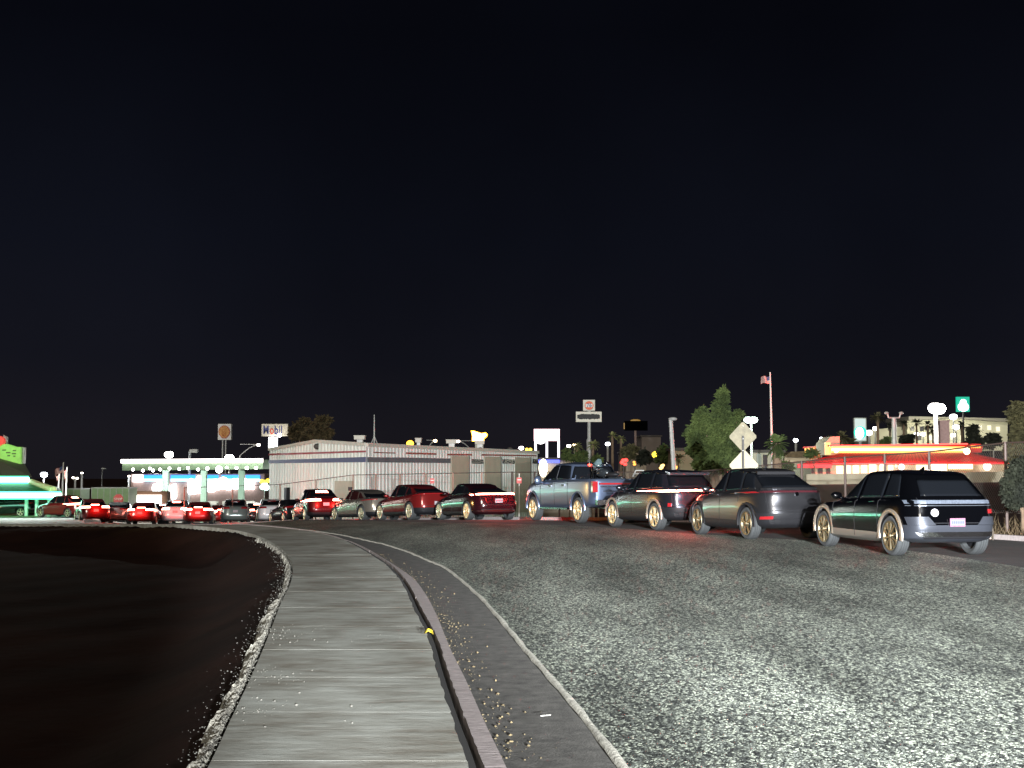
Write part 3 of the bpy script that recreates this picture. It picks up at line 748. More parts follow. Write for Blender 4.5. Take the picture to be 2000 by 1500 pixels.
car_a = make_car(dict(name='parked_car', label='black boxy crossover with pale licence plate, nearest in the queue on the right', cat='car', group='cars queueing along the curb',
    rows=rows_a, paint=BK, r=.375, wx=(-1.5, 1.5), ib=6, ir=7, doors=(-1.02, -.02, 1.02), zbelt=1.02, sill=.42, clad=mat('taupe_cladding', (.22, .20, .18), .35, metal=.5), bumper=GREYCLAD, zbump=.60,
    windows=[(-1.72, -1.12, -1.45, -1.12), (-1.06, -.10, -1.06, -.10), (-.02, .96, -.02, .28)], rearwin=(.62, .52, .10, .22), frontwin=(.74, .58), spokes=10, style=2, rim=M_DALLOY, rimf=.74,
    lamps=[('tail_lamp', 4.25, 4.95, -.86, .86, -.86, .86, M_PIXEL), ('trim_strip', 3.85, 3.95, -.86, .86, -.86, .86, M_DCHR)],
    mirror=(.85, 1.03), archtrim=.075, archmat=mat('taupe_arch', (.30, .25, .20), .3, metal=.6), plate=(2.35, 0), platemat=mat('pink_plate', (.24, .11, .17), .6, var=.2, vscale=25), platetext='9HNX251', fin=(-1.05, 1.615),
    extra=[disc(3.2, .42, .075, mat('silver_disc', (.75, .72, .78), .4, metal=.3), 'sticker'), bar('bumper_insert', 'rear', 1.2, 1.55, -.7, .7, -.78, .78, M_CHROME), bar('bumper_insert', 'rear', 2.15, 2.75, .42, .86, .55, .88, GREYCLAD), bar('bumper_insert', 'rear', 2.15, 2.75, -.86, -.42, -.88, -.55, GREYCLAD),
           bar('reflector', 'rear', 3.1, 3.5, -.80, -.68, -.80, -.68, M_REDOFF)]))
place(car_a, 7.81, 26.6, 10.8)
# 2 grey coupe crossover
GY = mat('paint_gunmetal', (.10, .10, .11), .30, .9, coat=1)
rows_b = [(-2.05, 2.1, .80, 4.1, 4, .28, .22, .26), (-2.2, 2.24, .90, 4.6, 5, .38, .30, .32), (-2.28, 2.30, .925, 4.6, 4.6, .62, .54, .52), (-2.22, 2.30, .925, 4.6, 4, .86, .78, .72),
          (-2.20, 2.18, .90, 4.3, 3.6, 1.06, .97, .86), (-2.16, 1.95, .86, 4.1, 3.4, 1.15, 1.07, .98), (-2.02, 1.42, .80, 4.6, 3.2, 1.20, 1.10, 1.06), (-1.10, .48, .63, 4, 3.6, 1.55, 1.625, 1.56),
          (-.90, .30, .54, 3.6, 3.6, 1.61, 1.66, 1.60), (-.6, -.1, .28, 3, 3, 1.655, 1.675, 1.655)]
car_b = make_car(dict(name='parked_car', label='gunmetal coupe style crossover with dark tail, second in the queue from the right', cat='car', group='cars queueing along the curb',
    rows=rows_b, paint=GY, r=.375, wx=(-1.39, 1.39), ib=6, ir=7, doors=(-.98, .02, 1.02), zbelt=1.06, sill=.44, windows=[(-1.60, -.98, -1.05, -.90), (-.92, -.06, -.84, -.06), (.03, 1.02, .03, .42)],
    rearwin=(.66, .50, .10, .10), frontwin=(.70, .56), spokes=5, style=1, rim=M_DALLOY, clad=M_BLACK, zbump=.62, archtrim=.05,
    lamps=[('tail_lamp', 4.35, 4.75, -.84, .84, -.84, .84, mat('smoked_lens', (.05, .012, .016), .1, coat=1)), ('tail_lamp', 4.4, 4.7, .76, .86, .80, .87), ('tail_lamp', 4.4, 4.7, -.86, -.76, -.87, -.80)],
    mirror=(.92, 1.10), chrome_line=(-1.05, .42, 0, 0), fin=(-.55, 1.67), spoiler=(-.92, -1.22, .5, 1.62, 1.585), spmat=M_BLACK, vh=4.5,
    extra=[bar('reflector', 'rear', 1.5, 1.72, .60, .80, .60, .80, M_REDOFF), disc(4.0, 0, .05, M_CHROME, 'badge'), bar('spoiler_lip', 'rear', 5.5, 5.8, -.72, .72, -.68, .68, GY, off=.05, th_=.08)]))
place(car_b, 5.98, 32.4, 16)
# 3 grey crossover with lit light bar
SL = mat('paint_slate', (.085, .088, .115), .22, .9, coat=1)
rows_c = [(-2.05, 2.1, .80, 4.1, 4, .28, .22, .26), (-2.2, 2.22, .90, 4.6, 5, .38, .30, .32), (-2.27, 2.28, .925, 4.6, 4.6, .62, .54, .52), (-2.22, 2.28, .925, 4.6, 4, .84, .78, .72),
          (-2.20, 2.16, .91, 4.3, 3.6, 1.02, .96, .86), (-2.15, 1.95, .88, 4.2, 3.4, 1.10, 1.05, .98), (-2.06, 1.32, .83, 4.1, 3.2, 1.16, 1.09, 1.06), (-1.55, .42, .64, 4.4, 3.6, 1.50, 1.585, 1.53),
          (-1.40, .25, .55, 4, 3.6, 1.56, 1.63, 1.58), (-.9, -.2, .28, 3, 3, 1.62, 1.645, 1.62)]
car_c = make_car(dict(name='parked_car', label='slate grey crossover with a glowing red light bar across its tail, behind the pickup', cat='car', group='cars queueing along the curb',
    rows=rows_c, paint=SL, r=.37, wx=(-1.38, 1.38), ib=6, ir=7, doors=(-.98, .02, .98), zbelt=1.05, sill=.44, zbump=.62, windows=[(-1.66, -1.10, -1.30, -1.05), (-1.03, -.06, -1.0, -.06), (.03, .96, .03, .38)],
    rearwin=(.66, .54, .12, .16), frontwin=(.70, .56), spokes=5, style=0, archtrim=.05, archmat=mat('taupe_arch2', (.25, .20, .16), .35, metal=.4), clad=M_BLACK, lit=True, lite=80, litz=1.2,
    lamps=[('tail_lamp', 4.46, 4.74, -.55, .55, -.55, .55, M_BRAKE), ('tail_lamp', 4.25, 4.78, .52, .84, .60, .90, M_BRAKE), ('tail_lamp', 4.25, 4.78, -.84, -.52, -.90, -.60, M_BRAKE)],
    mirror=(.88, 1.08), fin=(-1.05, 1.64), spoiler=(-1.35, -1.78, .60, 1.605, 1.56), vh=4.4, chrome_line=(-1.5, .38, 0, 0),
    extra=[bar('reflector', 1, 2.2, 2.55, -2.08, -1.98, -2.08, -1.98, M_REDOFF), disc(5.6, 0, .055, M_CHROME, 'badge')]))
place(car_c, 4.24, 37.3, 20)
# 5 black sedan with full width light bar
def sedan(Lr, Lf, W_, H, deck, nose, railr, railf, arch=0):
    return [(-Lr + .2, Lf - .2, W_ * .87, 5, 4, .22, .18, .22), (-Lr + .06, Lf - .05, W_ * .97, 5.5, 4.6, .32, .24, .28), (-Lr, Lf, W_, 5.5, 4, .52, .46, .44), (-Lr + .03, Lf, W_, 5.5, 3.6, .74, .68, .62),
            (-Lr + .08, Lf - .14, W_ * .975, 5, 3.2, deck - .10, .84, nose - .08), (-Lr + .12, Lf - .40, W_ * .93, 4.4, 3, deck - .02, .92, nose), (-Lr + deck_in[0], Lf - 1.15, W_ * .87, 4.2, 2.9, deck + .02, .96, nose + .14),
            (railr - .30, railf, W_ * .67, 3.2, 3.2, H - .23, H - .045, H - .10), (railr + .05, railf - .2, W_ * .57, 3.0, 3.2, H - .125, H + .0, H - .05), (railr + .6, railf - .7, W_ * .28, 3, 3, H - .015, H + .01, H - .01)]
deck_in = [.55]
BK2 = mat('paint_jet_black', (.016, .003, .005), .16, 0, coat=1)  # black paint, the tail lamps' red halo put into its colour
def glassroof(root, sh, sp): pass
car_e = make_car(dict(name='parked_car', label='long black sedan with full width glowing red light bar, left of the blue pickup', cat='car', group='cars queueing along the curb',
    rows=sedan(2.45, 2.50, .965, 1.41, 1.06, .84, -.85, .62), paint=BK2, r=.36, wx=(-1.48, 1.48), ib=6, ir=7, doors=(-1.05, .0, 1.05), zbelt=.92, sill=.34, zbump=.40, bumper=BK2,
    windows=[(-1.50, -.98, -.78, -.76), (-.92, -.05, -.70, -.05), (.04, 1.15, .04, .55)], rearwin=(.66, .48, .10, .06), frontwin=(.72, .54), spokes=10, style=1, rimf=.76, lit=True, lite=70, litz=.95,
    lamps=[('tail_lamp', 3.95, 4.5, -.88, .88, -.88, .88, M_BRAKE)], mirror=(1.0, .98), plate=(2.9, 0), chrome_line=(-.8, .58, 0, 0), platetext='8XYP044', hmat=M_CHROME,
    extra=[bar('bumper_trim', 'rear', 1.05, 1.35, -.85, .85, -.90, .90, M_CHROME), bar('sill_trim', 1, .9, 1.2, -.98, .98, -.98, .98, M_CHROME)]))
place(car_e, -1.48, 51.7, 24)
# 6 dark red arching sedan
RD = paint('dark_red', (.20, .014, .014), .45, .22)
deck_in[0] = .42
car_f = make_car(dict(name='parked_car', label='dark red sedan with arching roof, between the silver sedan and the black sedan', cat='car', group='cars queueing along the curb',
    rows=sedan(2.50, 2.62, .96, 1.51, 1.13, .92, -1.05, .85), paint=RD, r=.37, wx=(-1.6, 1.6), ib=6, ir=7, doors=(-1.1, .05, 1.15), zbelt=.95, sill=.36, zbump=.50,
    windows=[(-1.62, -1.08, -.98, -.95), (-1.0, .0, -.88, .0), (.09, 1.3, .09, .78)], rearwin=(.66, .50, .10, .06), frontwin=(.72, .54), spokes=12, style=2, rimf=.76,
    lamps=[('tail_lamp', 4.3, 4.5, -.86, .86, -.86, .86)], mirror=(1.2, 1.0), plate=(2.7, 0), chrome_line=(-1.02, .82, 0, 0),
    extra=[bar('sill_trim', 1, .9, 1.15, -1.0, 1.0, -1.0, 1.0, M_CHROME), bar('sill_trim', -1, .9, 1.15, -1.0, 1.0, -1.0, 1.0, M_CHROME)]))
place(car_f, -4.25, 56.8, 28)
# 7 silver sedan
SV = paint('champagne', (.42, .37, .31), .75, .25)
deck_in[0] = .62
car_g = make_car(dict(name='parked_car', label='champagne silver sedan between the red sedan and the car with blazing brake lamps', cat='car', group='cars queueing along the curb',
    rows=sedan(2.38, 2.42, .935, 1.47, 1.05, .86, -.80, .70), paint=SV, r=.36, wx=(-1.47, 1.47), ib=6, ir=7, doors=(-1.05, .0, 1.05), zbelt=.92, sill=.34, zbump=.42,
    windows=[(-1.45, -.98, -.75, -.72), (-.92, -.05, -.66, -.05), (.04, 1.15, .04, .6)], rearwin=(.66, .50, .10, .06), frontwin=(.7, .54), spokes=5, style=0,
    lamps=[('tail_lamp', 4.15, 4.5, .45, .88, .45, .88), ('tail_lamp', 4.15, 4.5, -.88, -.45, -.88, -.45)], mirror=(1.05, .98), plate=(2.7, 0), chrome_line=(-.78, .66, 0, 0), glass=mat('red_lit_glass', (.03, .008, .008), .05, spec=.8)))  # window glass tinted red in place of red light falling on it
place(car_g, -6.95, 62, 32)
# 8 crossover with blazing brake lamps
rows_m = [(-2.15, 2.15, .82, 5, 4, .25, .20, .24), (-2.3, 2.3, .93, 5.5, 4.6, .34, .27, .30), (-2.37, 2.37, .955, 5.5, 4, .56, .50, .48), (-2.32, 2.36, .955, 5.2, 3.6, .80, .74, .68),
          (-2.26, 2.22, .93, 5, 3.3, 1.02, .92, .82), (-2.18, 1.95, .89, 4.6, 3, 1.12, 1.0, .93), (-2.0, 1.40, .82, 4.4, 2.9, 1.17, 1.06, 1.04), (-1.05, .60, .63, 3.6, 3.4, 1.52, 1.59, 1.53),
          (-.85, .40, .54, 3.4, 3.2, 1.575, 1.625, 1.58), (-.4, 0, .28, 3, 3, 1.625, 1.635, 1.625)]
MR = mat('paint_wine_black', (.05, .006, .008), .3, .5, coat=1)  # black body, the red of its brake lamps put into the paint
specm = dict(name='parked_car', label='dark crossover with two blazing white-red brake lamps and a third high in its rear window', cat='car', group='cars queueing along the curb',
    rows=rows_m, paint=MR, r=.36, wx=(-1.45, 1.45), ib=6, ir=7, doors=(-1.0, .0, 1.05), zbelt=1.02, sill=.38, zbump=.45,
    windows=[(-1.45, -.98, -.95, -.9), (-.92, -.05, -.82, -.05), (.04, 1.1, .04, .5)], rearwin=(.68, .5, .10, .08), frontwin=(.7, .54), spokes=5, style=0, lit=True, lite=120, litz=1.0,
    lamps=[('tail_lamp', 3.85, 4.75, .24, .92, .28, .90, M_BRAKE), ('tail_lamp', 3.85, 4.75, -.92, -.34, -.90, -.38, M_BRAKE), ('brake_lamp', 6.68, 6.98, -.32, .32, -.28, .28, M_BRAKE)], mirror=(1.0, 1.05), plate=(3.2, 0))
car_h = make_car(specm)
place(car_h, -10.0, 67.2, 20)

# 4 pickup truck with a motorcycle in its bed
BL = mat('paint_steel_blue', (.14, .18, .28), .30, .75, coat=.6)
def make_truck():
    root = thing('pickup_truck', 'steel blue crew cab pickup truck with a motorcycle in its bed', 'pickup truck', (0, 0, 0), 'cars queueing along the curb', world=False)
    rows = [(-2.75, 2.70, .86, 8, 5, .52, .44, .46), (-2.90, 2.82, .97, 10, 6, .62, .52, .52), (-2.93, 2.86, 1.0, 10, 6, .90, .85, .80), (-2.93, 2.86, 1.0, 10, 6, 1.18, 1.12, 1.05), (-2.93, 2.78, .985, 10, 5, 1.34, 1.31, 1.20), (-2.90, 2.62, .95, 10, 5, 1.40, 1.37, 1.27)]
    sh = Shell(rows); r = .41; wx = (-1.83, 1.86)
    bed = MB(); bed.box((-2.84, -.80, .80), (-1.20, .80, 1.9), 1)
    me = cut_body(sh, wx, .50, extra=bed)
    zs = .60
    T = lambda s_, a, b: (lambda c, m, n: m == 0 and abs(n.y) > .3 and abs(c.y) > .6 and c.y * s_ > 0 and a < c.x < b and zs < c.z < 1.30)
    parts = [('door', T(s_, a, b), [BL, M_BLACK]) for s_ in (1, -1) for a, b in ((-1.08, -.02), (-.02, 1.15))]
    parts += [('tailgate', lambda c, m, n: m == 0 and c.x < -2.75 and abs(c.y) < .76 and c.z > .85, [BL, M_BLACK]),
              ('rear_bumper', lambda c, m, n: m == 0 and c.x < -2.6 and c.z < .85, [BL, M_BLACK]),
              ('hood', lambda c, m, n: m == 0 and n.z > .6 and c.x > 1.75, [BL, M_BLACK])]
    planes = [((x, 0, 0), (1, 0, 0)) for x in (-1.08, -.02, 1.15)] + [((0, 0, z), (0, 0, 1)) for z in (zs, .85, 1.30)] + [((0, y, 0), (0, 1, 0)) for y in (-.76, .76)]
    res = split_body(me, parts, planes, root, [BL, M_BLACK])
    tg = res['tailgate'][0]
    cr = [(-1.10, 1.80, .94, 10, 4, 1.28, 1.28, 1.24), (-1.10, 1.74, .93, 10, 4, 1.38, 1.36, 1.31), (-.98, .72, .76, 8, 5, 1.84, 1.885, 1.83), (-.90, .55, .68, 7, 5, 1.90, 1.94, 1.89), (-.5, .1, .34, 4, 4, 1.95, 1.975, 1.95)]
    cs = Shell(cr); o = cs.mesh(36).build('cab', BL, root, smooth=True)
    for s_ in (1, -1):
        for a in ((-1.02, -.10, -.86, -.10), (-.02, 1.38, -.02, .55)):
            mb = MB(); cs.patch(mb, s_, 1.08, 1.93, *a, off=.006); mb.build('window', M_GLASS, root, smooth=True)
    mb = MB(); cs.patch(mb, 'rear', 1.1, 1.92, -.84, .84, -.66, .66, off=.006); mb.build('rear_window', M_GLASS, root, smooth=True)
    mb = MB(); cs.patch(mb, 'front', 1.06, 1.94, -.80, .80, -.64, .64, off=.006); mb.build('windscreen', M_GLASS, root, smooth=True)
    mb = MB(); cs.patch(mb, 'rear', 2.1, 2.5, -.18, .18, -.18, .18, off=.012); mb.build('brake_lamp', M_REDON, root)
    for x in wx:
        for s_ in (1, -1):
            make_wheel(root, x, s_ * .865, s_, r, .27, 6, .72, M_ALLOY, 0)
            vs = []; n = 26
            for i in range(n + 1):
                a = math.pi * (-.03 + 1.06 * i / n)
                for rr, oy in ((.49, -.02), (.50, .03), (.56, .025), (.57, -.02)): vs.append((x + rr * math.cos(a), s_ * (.995 + oy), .465 + rr * math.sin(a)))
            mb = MB(); mb.add(vs, [(i * 4 + j, i * 4 + j + 1, i * 4 + 5 + j, i * 4 + 4 + j) for i in range(n) for j in range(3)]); mb.build('wheel_arch', BL, root, smooth=True)
    for s_ in (1, -1):
        mb = MB(); mb.box((-2.99, s_ * .90 - .09, .98), (-2.86, s_ * .90 + .09, 1.32)); mb.build('tail_lamp', M_REDOFF, root)
        mb = MB(); mb.ball((1.05, s_ * 1.13, 1.38), .16, (.6, .9, 1.0), 12, 8); mb.cyl((1.08, s_ * .9, 1.3), (1.06, s_ * 1.05, 1.33), .04, .04, 8); mb.build('mirror', BL, root, smooth=True)
        mb = MB(); mb.box((-1.1, s_ * .96 - .07, .42), (1.25, s_ * .96 + .07, .47)); mb.build('side_step', M_CHROME, root)
        for x in (-1.08, -.02, 1.15):
            mb = MB(); sh.patch(mb, s_, 1.2, 4.6, x - .008, x + .008, x - .008, x + .008, off=.004, nu=1, nv=8, th_=.01); mb.build('door_seam', M_BLACK, root)
        for d in [d for d in res['door'] if sum(v.co.y for v in d.data.vertices) * s_ > 0]:
            xm_ = min(v.co.x for v in d.data.vertices) + .2
            mb = MB(); sh.patch(mb, s_, 3.25, 3.5, xm_, xm_ + .24, xm_, xm_ + .24, off=.025, nu=3, nv=2); mb.build('door_handle', M_CHROME, d)
    mb = MB(); mb.box((-3.0, -.74, 1.22), (-2.93, .74, 1.27)); mb.build('light_bar', M_REDOFF, tg)
    mb = MB(); mb.prism([(-2.945, -.62, 1.0), (-2.945, .62, 1.0), (-2.97, .62, 1.025), (-2.97, -.62, 1.025)], (.02, 0, 0)); mb.build('trim_strip', M_CHROME, tg)
    mb = MB(); mb.prism([(-2.945, -.7, 1.14), (-2.945, .7, 1.14), (-2.975, .7, 1.17), (-2.975, -.7, 1.17)], (.02, 0, .0)); mb.build('trim_strip', M_CHROME, tg)
    mb = MB(); mb.box((-3.06, -.86, .58), (-2.90, .86, .74)); mb.build('step_bumper', M_CHROME, root)
    mb = MB(); mb.box((-3.065, -.152, .60), (-3.06, .152, .72)); mb.build('licence_plate', M_PLATE, root)
    return root
truck = place(make_truck(), 2.33, 44.1, 22, dz=.02)
# motorcycle standing in the bed
def bed_world(p): return truck.matrix_basis @ Vector(p)
mc = thing('motorcycle', 'black and chrome motorcycle with windshield strapped in the pickup bed', 'motorcycle', (0, 0, 0), world=False)
mc.matrix_basis = truck.matrix_basis @ Matrix.Translation((-2.05, .12, .80)) @ Matrix.Rotation(R(14), 4, 'Z')
M_MBLK = mat('motorcycle_paint', (.03, .035, .04), .2, .4, coat=1)
for x in (-.62, .68):
    mb = MB(); n = 28; pr = [(.31, -.05), (.31, .05), (.25, .045), (.25, -.045)]; vs = []
    for i in range(n):
        a = 2 * math.pi * i / n
        for rr, yy in pr: vs.append((x + rr * math.cos(a), yy, .31 + rr * math.sin(a)))
    mb.add(vs, [(i * 4 + j, i * 4 + (j + 1) % 4, ((i + 1) % n) * 4 + (j + 1) % 4, ((i + 1) % n) * 4 + j) for i in range(n) for j in range(4)])
    w = mb.build('wheel', M_RUB, mc)
    mb = MB()
    for k in range(6): mb.cyl((x, 0, .31), (x + .25 * math.cos(k * 1.047), 0, .31 + .25 * math.sin(k * 1.047)), .014, .012, 6)
    mb.cyl((x, -.05, .31), (x, .05, .31), .04, .04, 12); mb.build('rim', M_CHROME, w)
mb = MB(); mb.ball((.08, 0, .80), .27, (1.15, .55, .55), 16, 10); mb.build('fuel_tank', M_MBLK, mc, smooth=True)
mb = MB(); mb.ball((-.38, 0, .74), .25, (1.2, .6, .32), 14, 8); mb.build('seat', M_BLACK, mc, smooth=True)
mb = MB(); mb.ball((.05, 0, .45), .2, (1.2, .8, 1), 12, 8); mb.tube([(.2, .12, .35), (-.1, .16, .28), (-.8, .18, .32)], .045, 10); mb.build('engine', M_CHROME, mc, smooth=True)
mb = MB(); mb.tube([(.68, .09, .31), (.42, .08, .95)], .025); mb.tube([(.68, -.09, .31), (.42, -.08, .95)], .025); mb.build('fork', M_CHROME, mc)
mb = MB(); mb.tube([(.22, .40, 1.02), (.32, .20, 1.08), (.38, 0, 1.02), (.32, -.20, 1.08), (.22, -.40, 1.02)], .016); mb.ball((.26, .36, 1.12), .05, (.5, 1.3, 1)); mb.ball((.26, -.36, 1.12), .05, (.5, 1.3, 1)); mb.build('handlebar', M_CHROME, mc, smooth=True)
mb = MB(); mb.ball((.52, 0, .90), .10, (1, 1, 1)); mb.build('headlight', M_CHROME, mc, smooth=True)
mb = MB(); vs = []
for j in range(7):
    for i in range(9):
        a = (i / 8 - .5) * 2; vs.append((.50 - .16 * j / 6 - .10 * a * a, a * (.20 - .012 * j * j / 3), 1.0 + .042 * j))
mb.add(vs, [(j * 9 + i, j * 9 + i + 1, j * 9 + 10 + i, j * 9 + 9 + i) for j in range(6) for i in range(8)]); mb.build('windshield', mat('smoke_acrylic', (.09, .13, .14), .1), mc, smooth=True)
mb = MB(); mb.ball((-.72, 0, .62), .2, (1.1, .45, .35), 12, 8); mb.build('rear_fender', M_MBLK, mc, smooth=True)
for s_ in (1, -1):
    mb = MB(); mb.ball((-.60, s_ * .22, .52), .2, (1.2, .45, .75), 12, 8); mb.build('saddlebag', M_MBLK, mc, smooth=True)
rmp = thing('loading_ramp', 'folded metal loading ramp sticking up over the tailgate of the pickup', 'ramp', (0, 0, 0), world=False)
rmp.matrix_basis = truck.matrix_basis
mb = MB()
for yy in (-.72, -.45): mb.tube([(-2.2, yy, .84), (-3.15, yy, 1.66)], .022, 6)
mb.build('rail', M_POLE, rmp)
mb = MB()
for k in range(9): t = k / 8; mb.cyl((-2.2 - .95 * t, -.72, .84 + .82 * t), (-2.2 - .95 * t, -.45, .84 + .82 * t), .014, .014, 6)
mb.build('rung', M_POLE, rmp)

# far queue: one of each kind built once, then copied with its parts
deck_in[0] = .55
P1 = paint('silver', (.50, .52, .56), .6, .25)
far_suv = make_car(dict(specm, label='x', paint=P1, lit=False, lamps=[('tail_lamp', 3.8, 4.7, .35, .92, .4, .90), ('tail_lamp', 3.8, 4.7, -.92, -.35, -.90, -.4), ('brake_lamp', 6.72, 6.96, -.28, .28, -.25, .25)]), detail=False)
far_sed = make_car(dict(name='parked_car', label='x', cat='car', rows=sedan(2.38, 2.40, .93, 1.44, 1.05, .84, -.85, .60), paint=P1, r=.34, wx=(-1.42, 1.42), ib=6, ir=7, doors=(-1, 0, 1), zbelt=.9,
    windows=[(-1.40, -.05, -.78, -.05), (.04, 1.1, .04, .52)], rearwin=(.66, .5, .10, .06), frontwin=(.7, .54), spokes=5, lamps=[('tail_lamp', 3.7, 4.6, .35, .88, .35, .88), ('tail_lamp', 3.7, 4.6, -.88, -.35, -.88, -.35), ('brake_lamp', 6.1, 6.25, -.25, .25, -.25, .25)], plate=(3.0, 0), mirror=(1, 1)), detail=False)
PW = paint('white', (.80, .80, .84), .1, .3); PD = paint('charcoal', (.03, .032, .036), .4, .2); PR = mat('paint_red', (.12, .008, .008), .3, .2, coat=1); PG = paint('grey_green', (.25, .30, .29), .5, .25)  # PR and PW put brake glow and white glare into dark car bodies
RAPT = PW
def recolor(root, pm, lit, e=0, ez=.95):
    for c in root.children_recursive:
        if c.type != 'MESH': continue
        if c.name.startswith('body'):
            c.data = c.data.copy(); c.data.materials[0] = pm
        if c.name.startswith(('tail_lamp', 'brake_lamp')) and lit:
            c.data = c.data.copy(); c.data.materials[0] = M_BRAKE
    if e:
        l = lamp('brake_glow', 'POINT', (-2.75, 0, ez), e * 2.2, (1, .03, .02), shadow_soft_size=.5); l.parent = root
far_cars = [  # proto, px, Y, heading, paint, lit, glow, label
    (0, 531, 88, 13, PW, 0, 0, 'white crossover whose tail shines brightly, just left of the blazing brake lamps'),
    (0, 462, 87, 12, PG, 0, 0, 'grey green crossover left of the shining white crossover'),
    (1, 393, 84, 10, PR, 1, 120, 'sedan with orange red brake lamps that light the ground, below the left canopy column'),
    (0, 350, 88, 10, PW, 1, 24, 'white crossover with lit brake lamps in front of the gas station'),
    (1, 286, 86, 8, PR, 1, 90, 'red sedan with glaring brake lamps below the glowing board'),
    (1, 237, 87, 8, P1, 0, 0, 'silver sedan standing below the stop sign with unlit lamps'),
    (1, 183, 84, 24, PR, 1, 40, 'dark red sedan with lit brake lamps at the left end of the near row'),
    (0, 128, 98, 60, PR, 1, 30, 'dark red crossover turning off toward the green lit restaurant'),
    (1, 428, 101, 20, PR, 1, 30, 'sedan with red lamps seen over the gap between two crossovers'),
    (0, 500, 103, 20, PD, 1, 30, 'charcoal crossover with red lamps beyond the white crossover'),
    (0, 322, 104, 14, PD, 1, 30, 'charcoal crossover in the second row before the pumps'),
    (1, 570, 82, 26, PD, 0, 0, 'charcoal sedan half hidden behind the blazing brake lamps'),
    (1, 80, 108, 80, PG, 0, 0, 'pale green sedan parked by the green lit restaurant'),
    (0, 20, 104, 85, PD, 0, 0, 'dark crossover parked under the green roof of the restaurant')]
used = set()
for kind, px, Y, hd, pm, lit, e_, lb in far_cars:
    pr = (far_suv, far_sed)[kind]
    o = copy_tree(pr)
    recolor(o, pm, lit, e_); x = (px - 1000) / 2550 * Y
    place(o, x, Y, hd); tag(o, lb, 'car', 'cars queueing on the far forecourt')
for pr in (far_suv, far_sed):
    for c in list(pr.children_recursive) + [pr]: bpy.data.objects.remove(c)

# ================================================================ BUILDINGS
def V(px, py, Y): return at(px, py, Y)
def gz(px, Y): x = (px - 1000) / 2550 * Y; return Vector((x, Y, zt(x, Y)))
M_RIB = mat('ribbed_metal', (.70, .73, .68), .55, var=.14, vscale=.5, stretch=(1, 1, .3))
M_RIBD = mat('tan_metal_door', (.46, .43, .33), .6, var=.10, vscale=.8)
M_RED = mat('red_stripe', (.30, .03, .04), .6, var=.2); M_BLUE = mat('blue_stripe', (.045, .06, .15), .6, var=.15); M_GREYS = mat('faded_stripe', (.11, .12, .14), .6, var=.15)
M_TRIM = mat('roof_trim', (.55, .53, .46), .6, var=.1)
# --- warehouse
A0, B0, C0 = gz(527, 112), gz(715, 90), gz(1050, 128)
wh = thing('warehouse', 'long beige ribbed metal warehouse with red and blue stripes behind the queue of cars', 'warehouse', tuple(B0))
def wall_ribs(P, Q, z0, ztop, step, m, name, outd):
    """ribbed sheet from P to Q; ztop(t) gives the eave height"""
    mb = MB(); d = Vector((Q.x - P.x, Q.y - P.y, 0)); L = d.length; d.normalize(); n = Vector((d.y, -d.x, 0)) * outd
    ts = []; x = 0
    while x < L: ts += [(x, 0), (x + step * .55, 0), (x + step * .62, .06), (x + step * .93, .06)]; x += step
    ts = [t for t in ts if t[0] < L] + [(L, 0)]
    for x, o in ts:
        p = Vector((P.x, P.y, 0)) + d * x + n * o
        mb.v += [(p.x, p.y, z0), (p.x, p.y, ztop(x / L))]
    for i in range(len(ts) - 1): mb.f.append((2 * i, 2 * i + 2, 2 * i + 3, 2 * i + 1)); mb.m.append(0)
    return mb.build(name, m, wh, fix=False), d, n, L
def band(P, Q, za0, za1, zb0, zb1, m, name, o=.075, t0=0, t1=1, parent=None, outd=1, step=None):
    d = Vector((Q.x - P.x, Q.y - P.y, 0)); L = d.length; dn = d.normalized(); n = Vector((dn.y, -dn.x, 0)) * outd
    a = Vector((P.x, P.y, 0)) + d * t0 + n * .005; b = Vector((P.x, P.y, 0)) + d * t1 + n * .005
    mb = MB()
    mb.prism([(a.x, a.y, za0), (b.x, b.y, zb0), (b.x, b.y, zb1), (a.x, a.y, za1)], n * o)
    return mb.build(name, m, parent or wh)
def yz(py, Y): return CAMH + (HOR - py) / 2550 * Y
eA, eB, eC = yz(878, 112), yz(868, 90), yz(883, 128)
zpk = yz(862, 101)
n1 = wall_ribs(A0, B0, A0.z - .5, lambda t: lerp(eA, zpk, t / .54) if t < .54 else lerp(zpk, eB, (t - .54) / .46), .75, M_RIB, 'wall', 1)
n2 = wall_ribs(B0, C0, C0.z - .5, lambda t: lerp(eB, eC, t), .62, M_RIB, 'wall', 1)
D0 = A0 + (C0 - B0)
ridge1 = Vector(((A0 + (B0 - A0) * .54).x, (A0 + (B0 - A0) * .54).y, zpk)); ridge2 = Vector(((D0 + (C0 - D0) * .54).x, (D0 + (C0 - D0) * .54).y, lerp(zpk, eC, .6)))
mb = MB(); mb.quad(ridge1 + Vector((0, 0, .02)), Vector((B0.x, B0.y, eB + .02)), Vector((C0.x, C0.y, eC + .02)), ridge2); mb.quad(ridge1 + Vector((0, 0, .02)), ridge2, Vector((D0.x, D0.y, eC)), Vector((A0.x, A0.y, eA + .02)))
mb.build('roof', mat('roof_metal', (.20, .21, .20), .5, var=.1), wh)
mb = MB(); mb.quad(Vector((C0.x, C0.y, C0.z - 1)), Vector((D0.x, D0.y, C0.z - 1)), Vector((D0.x, D0.y, eC)), Vector((C0.x, C0.y, eC))); mb.quad(Vector((A0.x, A0.y, A0.z - 1)), Vector((D0.x, D0.y, C0.z - 1)), Vector((D0.x, D0.y, eC)), Vector((A0.x, A0.y, eA))); mb.build('wall', M_RIB, wh)
